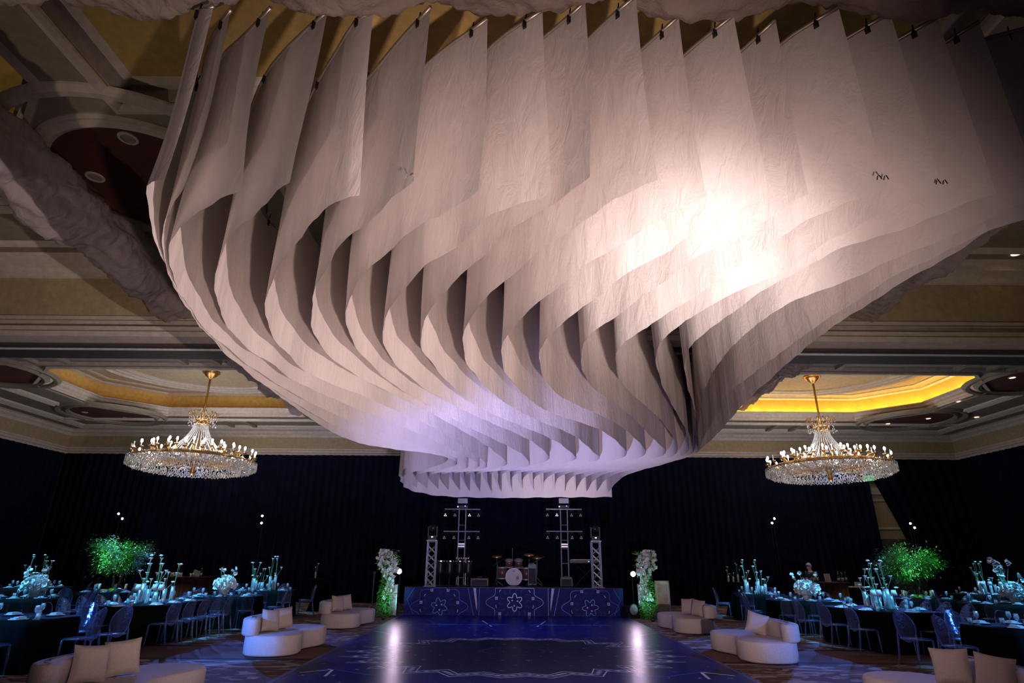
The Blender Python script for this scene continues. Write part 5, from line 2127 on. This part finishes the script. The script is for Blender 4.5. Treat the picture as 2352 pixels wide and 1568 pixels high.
# pink flowers behind the far right cluster
pk = empty('tall_pink_flowers', tloc('gr', 0.55, 0.25), 0, 'tall dusty pink flower stems at the far right edge of the photo', 'flower arrangement')
rp = random.Random(3)
MB().lathe([(0.05, 0), (0.06, 0.25), (0.055, 0.25), (0.045, 0.01), (0, 0.01)], n=12).build('vase_glass', M['glass'], pk, True)
for q in range(6):
    a = rp.random() * 2 * PI
    e = (0.3 * math.cos(a), 0.15 * math.sin(a), rp.uniform(0.7, 1.1))
    s = MB().tube([(0, 0, 0.05), (e[0] * .4, e[1] * .4, 0.5), e], 0.006, 5).build('stem', M['stem'], pk)
    f = MB()
    for w in range(7):
        blossom(f, (e[0] + rp.uniform(-.05, .05), e[1], e[2] + rp.uniform(-.12, .08)), 0.07, rp)
    f.build('flower', M['pinkpetal'], s)

# chairs
side_chairs('nl', 'e', 1, 0.34)
side_chairs('nl', 'n', 2, 0.32)
side_chairs('nl', 's', 2, 0.30, (0,))
side_chairs('ml', 'e', 5, 0.32)
side_chairs('ml', 'w', 5, 0.32)
side_chairs('ml', 's', 1, 0.30)
side_chairs('dl', 's', 3, 0.30)
side_chairs('dl', 'n', 3, 0.30)
side_chairs('dl', 'e', 2, 0.34)
side_chairs('el', 's', 3, 0.30)
side_chairs('el', 'n', 3, 0.30)
side_chairs('el', 'e', 2, 0.34)
side_chairs('tl', 's', 3, 0.30)
side_chairs('tl', 'n', 3, 0.30)
side_chairs('tl', 'e', 1, 0.32)
side_chairs('fl', 's', 3, 0.30)
side_chairs('fl', 'n', 3, 0.30)
side_chairs('fl', 'e', 2, 0.32)
side_chairs('gl', 's', 3, 0.30)
side_chairs('gl', 'e', 1, 0.32)
side_chairs('nr', 'w', 1, 0.36)
side_chairs('nr', 'n', 2, 0.32)
side_chairs('mr', 'w', 5, 0.34)
side_chairs('mr', 'e', 4, 0.34)
side_chairs('mr', 's', 1, 0.30)
side_chairs('dr', 's', 3, 0.30)
side_chairs('dr', 'n', 3, 0.30)
side_chairs('dr', 'w', 2, 0.34)
side_chairs('er', 'w', 2, 0.34)
side_chairs('er', 's', 2, 0.30)
side_chairs('er', 'n', 2, 0.30)
side_chairs('tr', 's', 3, 0.30)
side_chairs('tr', 'n', 3, 0.30)
side_chairs('fr', 's', 3, 0.30)
side_chairs('fr', 'n', 3, 0.30)
side_chairs('fr', 'w', 2, 0.32)
side_chairs('gr', 's', 3, 0.30)
side_chairs('gr', 'w', 1, 0.32)
# the two empty chairs that stand at the aisle corners in the foreground
for (x, y, rz, lb) in ((-7.15, 11.55, -1.9, 'clear acrylic chair glowing blue, at the right corner of the bottom left table'), (7.35, 11.7, 1.9, 'clear acrylic chair glowing bright blue at the left of the lower right table')):
    place(chair0, (x, y, 0.003), rz, lb, 'clear chairs round the tables')


# ------------------------------------------------------------ bars
def bottle_proto(kind):
    h = (0.30, 0.27, 0.32)[kind]
    root = empty('bottle', (0, 0, 0), 0, 'bottle', 'bottle', 'bottles')
    MB().lathe([(0.036, 0), (0.038, 0.01), (0.038, h * 0.58), (0.014, h * 0.74), (0.014, h), (0, h)], n=10).build('bottle_glass', M['bottle'], root, True)
    MB().lathe([(0.0385, h * 0.18), (0.0385, h * 0.45)], n=10).build('paper_label', M['label'], root, True)
    MB().lathe([(0.016, h * 0.93), (0.016, h + 0.005), (0, h + 0.006)], n=8).build('cap', (M['chrome'], M['white'], M['brass'])[kind], root, True)
    return root


bots = [bottle_proto(k) for k in range(3)]
index_kids()


def bar(px0, px1, py, D, label, short):
    a = at(px0, py, D)
    b = at(px1, py, D)
    w = b.x - a.x
    h = 1.10
    t = empty('bar_counter', ((a.x + b.x) / 2, D, 0.005), 0, label, 'bar', 'bar counters against the black drapes')
    MB().box((0, 0.3, h / 2 - 0.02), (w, 0.6, h - 0.04)).build('counter_body', M['wood'], t)
    MB().box((0, 0.28, h - 0.015), (w + 0.1, 0.72, 0.03)).build('counter_top', M['wood'], t)
    p = MB()
    n = 4
    for i in range(n):
        cx = -w / 2 + (i + 0.5) * w / n
        for dx_ in (-1, 1):
            p.box((cx + dx_ * (w / n / 2 - 0.07), -0.01, h / 2), (0.03, 0.02, h - 0.25))
        for z in (0.14, h - 0.14):
            p.box((cx, -0.01, z), (w / n - 0.12, 0.02, 0.03))
    p.build('panel_moulding', M['wood'], t)
    return t, (a.x + b.x) / 2, w, h


t, bx, bw, bh = bar(1842, 1946, 1334, 20.9, 'dark red wooden bar counter at the right with bottles and a menu card', 'right bar')
# bottles at both ends
for i in range(9):
    x = at(1844 + i * 4.2, 1330, 21.1).x
    place(bots[i % 3], (x, 21.1 + 0.09 * (i % 2), bh + 0.006), 0, 'dark glass bottle in the group in front of the bartender', 'bottles before the bartender')
for i in range(5):
    x = at(1926 + i * 4.4, 1330, 21.1).x
    place(bots[(i + 1) % 3], (x, 21.1 + 0.09 * (i % 2), bh + 0.006), 0, 'dark labelled bottle in the group right of the menu card', 'bottles right of the menu card')
mc = empty('menu_card', (at(1901, 1330, 21.0).x, 21.0, bh + 0.007), 0, 'cream menu card standing on the right bar', 'menu')
MB().box((0, 0, 0.13), (0.20, 0.012, 0.26), rx=R(-8)).build('card', M['label'], mc)
for z, w_ in ((0.20, 0.10), (0.16, 0.07), (0.12, 0.12), (0.085, 0.08), (0.05, 0.10)):
    pass
ml_ = MB()
for z, w_ in ((0.205, 0.09), (0.165, 0.06), (0.13, 0.12), (0.10, 0.08), (0.065, 0.10)):
    ml_.box((0, -0.012 + (z - 0.13) * 0.14, z), (w_, 0.004, 0.008), rx=R(-8))
ml_.build('printed_lines', M['piping'], mc)

t, bx2, bw2, bh2 = bar(372, 470, 1327, 21.6, 'dark wooden bar counter at the left, almost lost in the shadow', 'left bar')
for i in range(6):
    x = at(393 + i * 4.5, 1322, 21.8).x
    place(tumbler0, (x, 21.8, bh2 + 0.006), 0, 'small clear glass lined up on the left bar', 'glasses on the left bar', 1.3)
for i in range(3):
    x = at(436 + i * 6, 1322, 21.8).x
    place(tumbler0, (x, 21.85, bh2 + 0.006), 0, 'small clear glass right of centre on the left bar', 'glasses on the left bar', 1.1)
gb = MB().box((0, 0, 0.09), (0.15, 0.10, 0.18), rz=0.2).box((-0.13, 0.02, 0.13), (0.13, 0.05, 0.16), rz=-0.2, ry=0.2)
o = gb.build('green_box', mat('pale_green_box', (0.25, 0.45, 0.30), 0.6))
o.location = (at(452, 1322, 21.8).x, 21.9, bh2 + 0.01)
tag(o, 'pale green folded card box on the left bar', 'box')
place(bots[1], (at(461, 1322, 21.8).x, 21.8, bh2 + 0.006), 0, 'small pale bottle at the right end of the left bar', 'bottle on the left bar')

# side tables behind
for (px, py, D, lb) in ((1683, 1340, 21.8, 'small black cocktail table with three bud vases left of the right bar'), (734, 1333, 22.5, 'small black cocktail table with a vase lost in the dark left of the stage')):
    p = at(px, py, D)
    t = empty('cocktail_table', (p.x, D, 0.005), 0, lb, 'table', 'small black cocktail tables')
    MB().lathe([(0.33, 0.0), (0.18, 0.5), (0.36, 1.02), (0.38, 1.05), (0, 1.052)], n=24).build('stretch_cover', M['cloth'], t, True)
    for j in range(3 if px > 1000 else 1):
        place(vases[j], (p.x - 0.15 + 0.17 * j, D - 0.05, 1.06), j, 'slim bud vase on the cocktail table ' + ('left of the right bar' if px > 1000 else 'left of the stage'), 'bud vases on the cocktail tables', (0.8, 0.8, 0.6))
# stacked crates beside the bars
for (px, D, lb, n_) in ((1822, 22.0, 'stack of pale glass racks left of the right bar', 3), (500, 22.3, 'stack of dark glass racks right of the left bar', 3)):
    for j in range(n_):
        o = MB().box((0, 0, 0.1), (0.5, 0.5, 0.18)).box((0, -0.26, 0.12), (0.3, 0.02, 0.05)).build('glass_rack', mat('rack_plastic', (0.10, 0.10, 0.12), 0.6))
        o.location = (at(px, 1340, D).x, D, 0.012 + 0.205 * j)
        tag(o, lb.replace('stack of', ('lowest', 'middle', 'top')[j] + ' of the stacked'), 'crate', 'stacked glass racks')
p = at(1976, 1345, 21.2)
t = empty('service_table', (p.x, 21.4, 0.005), 0, 'small service table with a white top right of the right bar', 'table')
MB().box((0, 0, 0.94), (0.75, 0.5, 0.03)).build('tabletop', M['white'], t)
MB().box((0, 0, 0.46), (0.68, 0.44, 0.92)).build('black_skirt', M['cloth'], t)
o = MB().box((0, 0, 0.07), (0.18, 0.12, 0.14)).build('napkin_box', M['white'])
o.location = (p.x + 0.02, 21.35, 0.965)
tag(o, 'small white box on the service table right of the bar', 'box')

# ------------------------------------------------------------ bartender
hp = at(1866, 1294, 21.75)
HT = hp.z
per_ = empty('person', (hp.x - 0.02, 21.85, 0.005), R(-70), 'person in a dark jacket standing behind the right bar, looking down to the right', 'person')
# body facing local -Y (then turned), leaning a little forward
S_ = HT / 1.72


def skin_body(name, V, E, Rr, m, parent, lv=2):
    me = bpy.data.meshes.new(name)
    me.from_pydata([tuple(Vector(v) * S_) for v in V], E, [])
    me.materials.append(m)
    o = bpy.data.objects.new(name, me)
    C.objects.link(o)
    o.parent = parent
    md = o.modifiers.new('skin', 'SKIN')
    sv = me.skin_vertices
    if not sv:
        bpy.context.view_layer.objects.active = o
    for i, r in enumerate(Rr):
        d = me.skin_vertices[0].data[i]
        d.radius = (r[0] * S_, r[1] * S_) if isinstance(r, tuple) else (r * S_, r * S_)
        d.use_root = (i == 0)
    md.use_smooth_shade = True
    sb = o.modifiers.new('sub', 'SUBSURF')
    sb.levels = lv
    sb.render_levels = lv
    return o


V = [(0, 0, 0.92), (0, -0.01, 1.10), (0, -0.03, 1.28), (0, -0.04, 1.40), (0, -0.07, 1.48), (0, -0.10, 1.56), (0, -0.11, 1.64),
     (-0.17, -0.03, 1.37), (-0.24, -0.05, 1.12), (-0.20, -0.26, 1.06), (-0.16, -0.36, 1.10),
     (0.17, -0.03, 1.37), (0.24, -0.05, 1.12), (0.20, -0.26, 1.06), (0.16, -0.36, 1.10),
     (-0.09, 0, 0.86), (-0.10, 0.0, 0.48), (-0.10, 0.04, 0.08), (-0.10, -0.12, 0.04),
     (0.09, 0, 0.86), (0.10, 0.0, 0.48), (0.10, 0.04, 0.08), (0.10, -0.12, 0.04)]
E = [(0, 1), (1, 2), (2, 3), (3, 4), (4, 5), (5, 6), (3, 7), (7, 8), (8, 9), (9, 10), (3, 11), (11, 12), (12, 13), (13, 14), (0, 15), (15, 16), (16, 17), (17, 18), (0, 19), (19, 20), (20, 21), (21, 22)]
RR = [(0.10, 0.08), (0.09, 0.07), (0.10, 0.07), (0.06, 0.05), 0.050, (0.075, 0.09), (0.07, 0.085), 0.045, 0.036, 0.032, 0.028, 0.045, 0.036, 0.032, 0.028, 0.085, 0.06, 0.04, 0.035, 0.085, 0.06, 0.04, 0.035]
body = skin_body('body', V, E, RR, M['skin'], per_)
jk = skin_body('jacket', [V[0], V[1], V[2], (0, -0.04, 1.38), V[7], V[8], V[9], V[11], V[12], V[13]], [(0, 1), (1, 2), (2, 3), (3, 4), (4, 5), (5, 6), (3, 7), (7, 8), (8, 9)],
               [(0.20, 0.16), (0.19, 0.15), (0.22, 0.17), (0.17, 0.13), 0.10, 0.075, 0.060, 0.10, 0.075, 0.060], M['suit'], per_)
tr_ = skin_body('trousers', [V[0], V[15], V[16], V[17], V[19], V[20], V[21]], [(0, 1), (1, 2), (2, 3), (0, 4), (4, 5), (5, 6)], [(0.17, 0.13), 0.10, 0.075, 0.055, 0.10, 0.075, 0.055], M['suit'], per_)
MB().lathe([(0.062 * S_, 1.425 * S_), (0.068 * S_, 1.46 * S_), (0.06 * S_, 1.475 * S_)], (0, -0.065 * S_, 0), 14).build('shirt_collar', M['shirt'], per_, True)
hr = MB()
hc = Vector((0, -0.10, 1.625)) * S_
for i in range(7):
    for j in range(14):
        pass
n, m = 16, 8
vs = []
for j in range(m + 1):
    ph_ = PI * 0.62 * j / m
    for i in range(n):
        a = 2 * PI * i / n
        back = 0.5 + 0.5 * math.sin(a)
        p2 = ph_ * (0.62 + 0.38 * back)
        rr_ = 0.098 * S_
        vs.append(hc + Vector((rr_ * 0.88 * math.sin(p2) * math.cos(a), rr_ * 1.12 * math.sin(p2) * math.sin(a), rr_ * 1.12 * math.cos(p2) + 0.012)))
fs = [(j * n + i, j * n + (i + 1) % n, (j + 1) * n + (i + 1) % n, (j + 1) * n + i) for j in range(m) for i in range(n)]
hr.add(vs, fs)
hr.build('hair', M['hair'], per_, True)
fc = MB()
fc.add([Vector(q) * S_ for q in ((-0.014, -0.195, 1.59), (0.014, -0.195, 1.59), (0, -0.222, 1.592), (0, -0.192, 1.635))], [(0, 1, 2), (0, 2, 3), (1, 3, 2)])
fc.build('nose', M['skin'], per_)
for sx in (-1, 1):
    MB().ball(Vector((sx * 0.030, -0.187, 1.622)) * S_, 0.011, 6, 4).build('eye', M['suit'], per_)
    MB().ball(Vector((sx * 0.080, -0.09, 1.60)) * S_, 0.026, 6, 5, sc3=(0.35, 0.7, 1.1)).build('ear', M['skin'], per_, True)
    # hands with curled fingers resting on the counter edge
    hd = MB()
    base = Vector((sx * 0.155, -0.38, 1.10)) * S_
    hd.ball(base, 0.036, 8, 5, sc3=(1, 1.2, 0.5))
    for q in range(4):
        x = base.x + (q - 1.5) * 0.018
        L = (0.062, 0.072, 0.068, 0.052)[q]
        hd.tube([(x, base.y - 0.03, base.z), (x, base.y - 0.03 - L * 0.6, base.z + 0.006), (x, base.y - 0.03 - L, base.z - 0.02)], [0.0095, 0.009, 0.007], 6)
    hd.tube([(base.x - sx * 0.03, base.y, base.z), (base.x - sx * 0.055, base.y - 0.03, base.z), (base.x - sx * 0.055, base.y - 0.055, base.z - 0.01)], [0.011, 0.010, 0.008], 6)
    hd.build('hand', M['skin'], per_, True)
MB().add([Vector(q) * S_ for q in ((-0.02, -0.187, 1.572), (0.02, -0.187, 1.572), (0.018, -0.190, 1.562), (-0.018, -0.190, 1.562))], [(0, 1, 2, 3)]).build('mouth', M['pinkpetal'], per_)

# ------------------------------------------------------------ pin spots in front of the drapes and the light they throw on the tables
PS = [(273, 1179, 'fl', 'upper'), (281, 1190, 'tl', 'lower'), (603, 1184, 'ml', 'upper'), (601, 1200, 'dl', 'lower'), (1778, 1190, 'mr', 'upper'), (1773, 1200, 'dr', 'lower'), (2091, 1201, 'tr', 'upper'), (2100, 1211, 'fr', 'lower')]
for i, (px, py, k, w_) in enumerate(PS):
    p = at(px, py, 25.8)
    t = empty('pin_spot', p, 0, 'blue-white pin spot, %s one of the %s pair on the far drape' % (w_, ('far left', 'left', 'right', 'far right')[i // 2]), 'spotlight', 'pin spots in front of the far drapes')
    tgt = Vector(TT[k][:2] + (0.9,))
    d = (tgt - p).normalized()
    hs = MB().tube([-d * 0.16, d * 0.06], [0.045, 0.06], 12).build('housing', M['blackmetal'], t, True)
    MB().ball((0, 0, 0), 0.040, 10, 6).build('lens', M['pinglow'], t, True).location = d * 0.055
    MB().tube([(0, 0, 0), (0, 0.12, 0.0), (0, 0.14, -p.z + 0.06)], 0.012, 6).lathe([(0.16, -p.z + 0.012), (0.16, -p.z + 0.03), (0.02, -p.z + 0.05)], (0, 0.14, 0), 12).build('stand_pole', M['blackmetal'], t)
# beams from overhead onto every table
BE = {'nl': 55, 'ml': 130, 'dl': 120, 'el': 110, 'tl': 60, 'fl': 130, 'gl': 110, 'nr': 45, 'mr': 110, 'dr': 100, 'er': 120, 'tr': 50, 'fr': 120, 'gr': 100}
for k, e in BE.items():
    cx, cy = TT[k][:2]
    s = -1 if cx < 0 else 1
    src = (cx + s * 1.2, cy - 2.2, 5.4)
    lamp('pin_beam', 'SPOT', src, (cx, cy, 0.8), e * 28, (0.09, 0.52, 1.0), 0.03, 24, 0.6)
for (k, x, y) in (('tl', -12.7, 18.2), ('tr', 12.7, 17.9)):
    lamp('tree_beam', 'SPOT', (x, y - 2.5, 4.5), (TT[k][0], TT[k][1], 1.6), 1000, (0.55, 1.0, 0.50), 0.03, 22, 0.7)
# deep blue side wash that catches the clear chairs and one sofa end on each side
for s in (-1, 1):
    lamp('blue_side_wash', 'SPOT', (s * 13.5, 24.8, 4.8), (s * 7.6, 13.0, 0.6), 6500, (0.07, 0.20, 1.0), 0.06, 46, 0.8)
    lamp('blue_side_wash', 'SPOT', (s * 9.5, 4.0, 3.2), (s * 5.1, 12.2, 0.25), 6500 if s < 0 else 2200, (0.05, 0.24, 1.0), 0.03, 9, 0.4)
    lamp('blue_side_wash', 'SPOT', (s * 15.0, 6.0, 3.2), (s * 7.4, 11.6, 0.7), 2600, (0.10, 0.26, 1.0), 0.06, 16, 0.6)

# ------------------------------------------------------------ labels of look-alikes get their place in the row
ORD = ['leftmost', 'second from left', 'third from left', 'fourth from left', 'fifth from left', 'sixth from left', 'seventh from left', 'eighth from left', 'ninth from left', 'tenth from left', 'eleventh from left', 'twelfth from left']
bl_ = {}
for o in bpy.data.objects:
    if o.parent is None and 'label' in o.keys():
        bl_.setdefault(o['label'], []).append(o)
for lb, os_ in bl_.items():
    if 1 < len(os_) <= 12 and len(lb.split()) <= 13:
        os_.sort(key=lambda o: o.location.x / max(0.5, o.location.y))
        for i, o in enumerate(os_):
            o['label'] = lb + ', ' + (ORD[i] if i < len(os_) - 1 else 'rightmost')

lamp('blue_side_wash', 'SPOT', (hp.x - 4.0, 19.5, 4.2), (hp.x, 21.8, 1.5), 260, (0.35, 0.5, 1.0), 0.03, 14, 0.5)  # extra blue lamp added to light the bartender
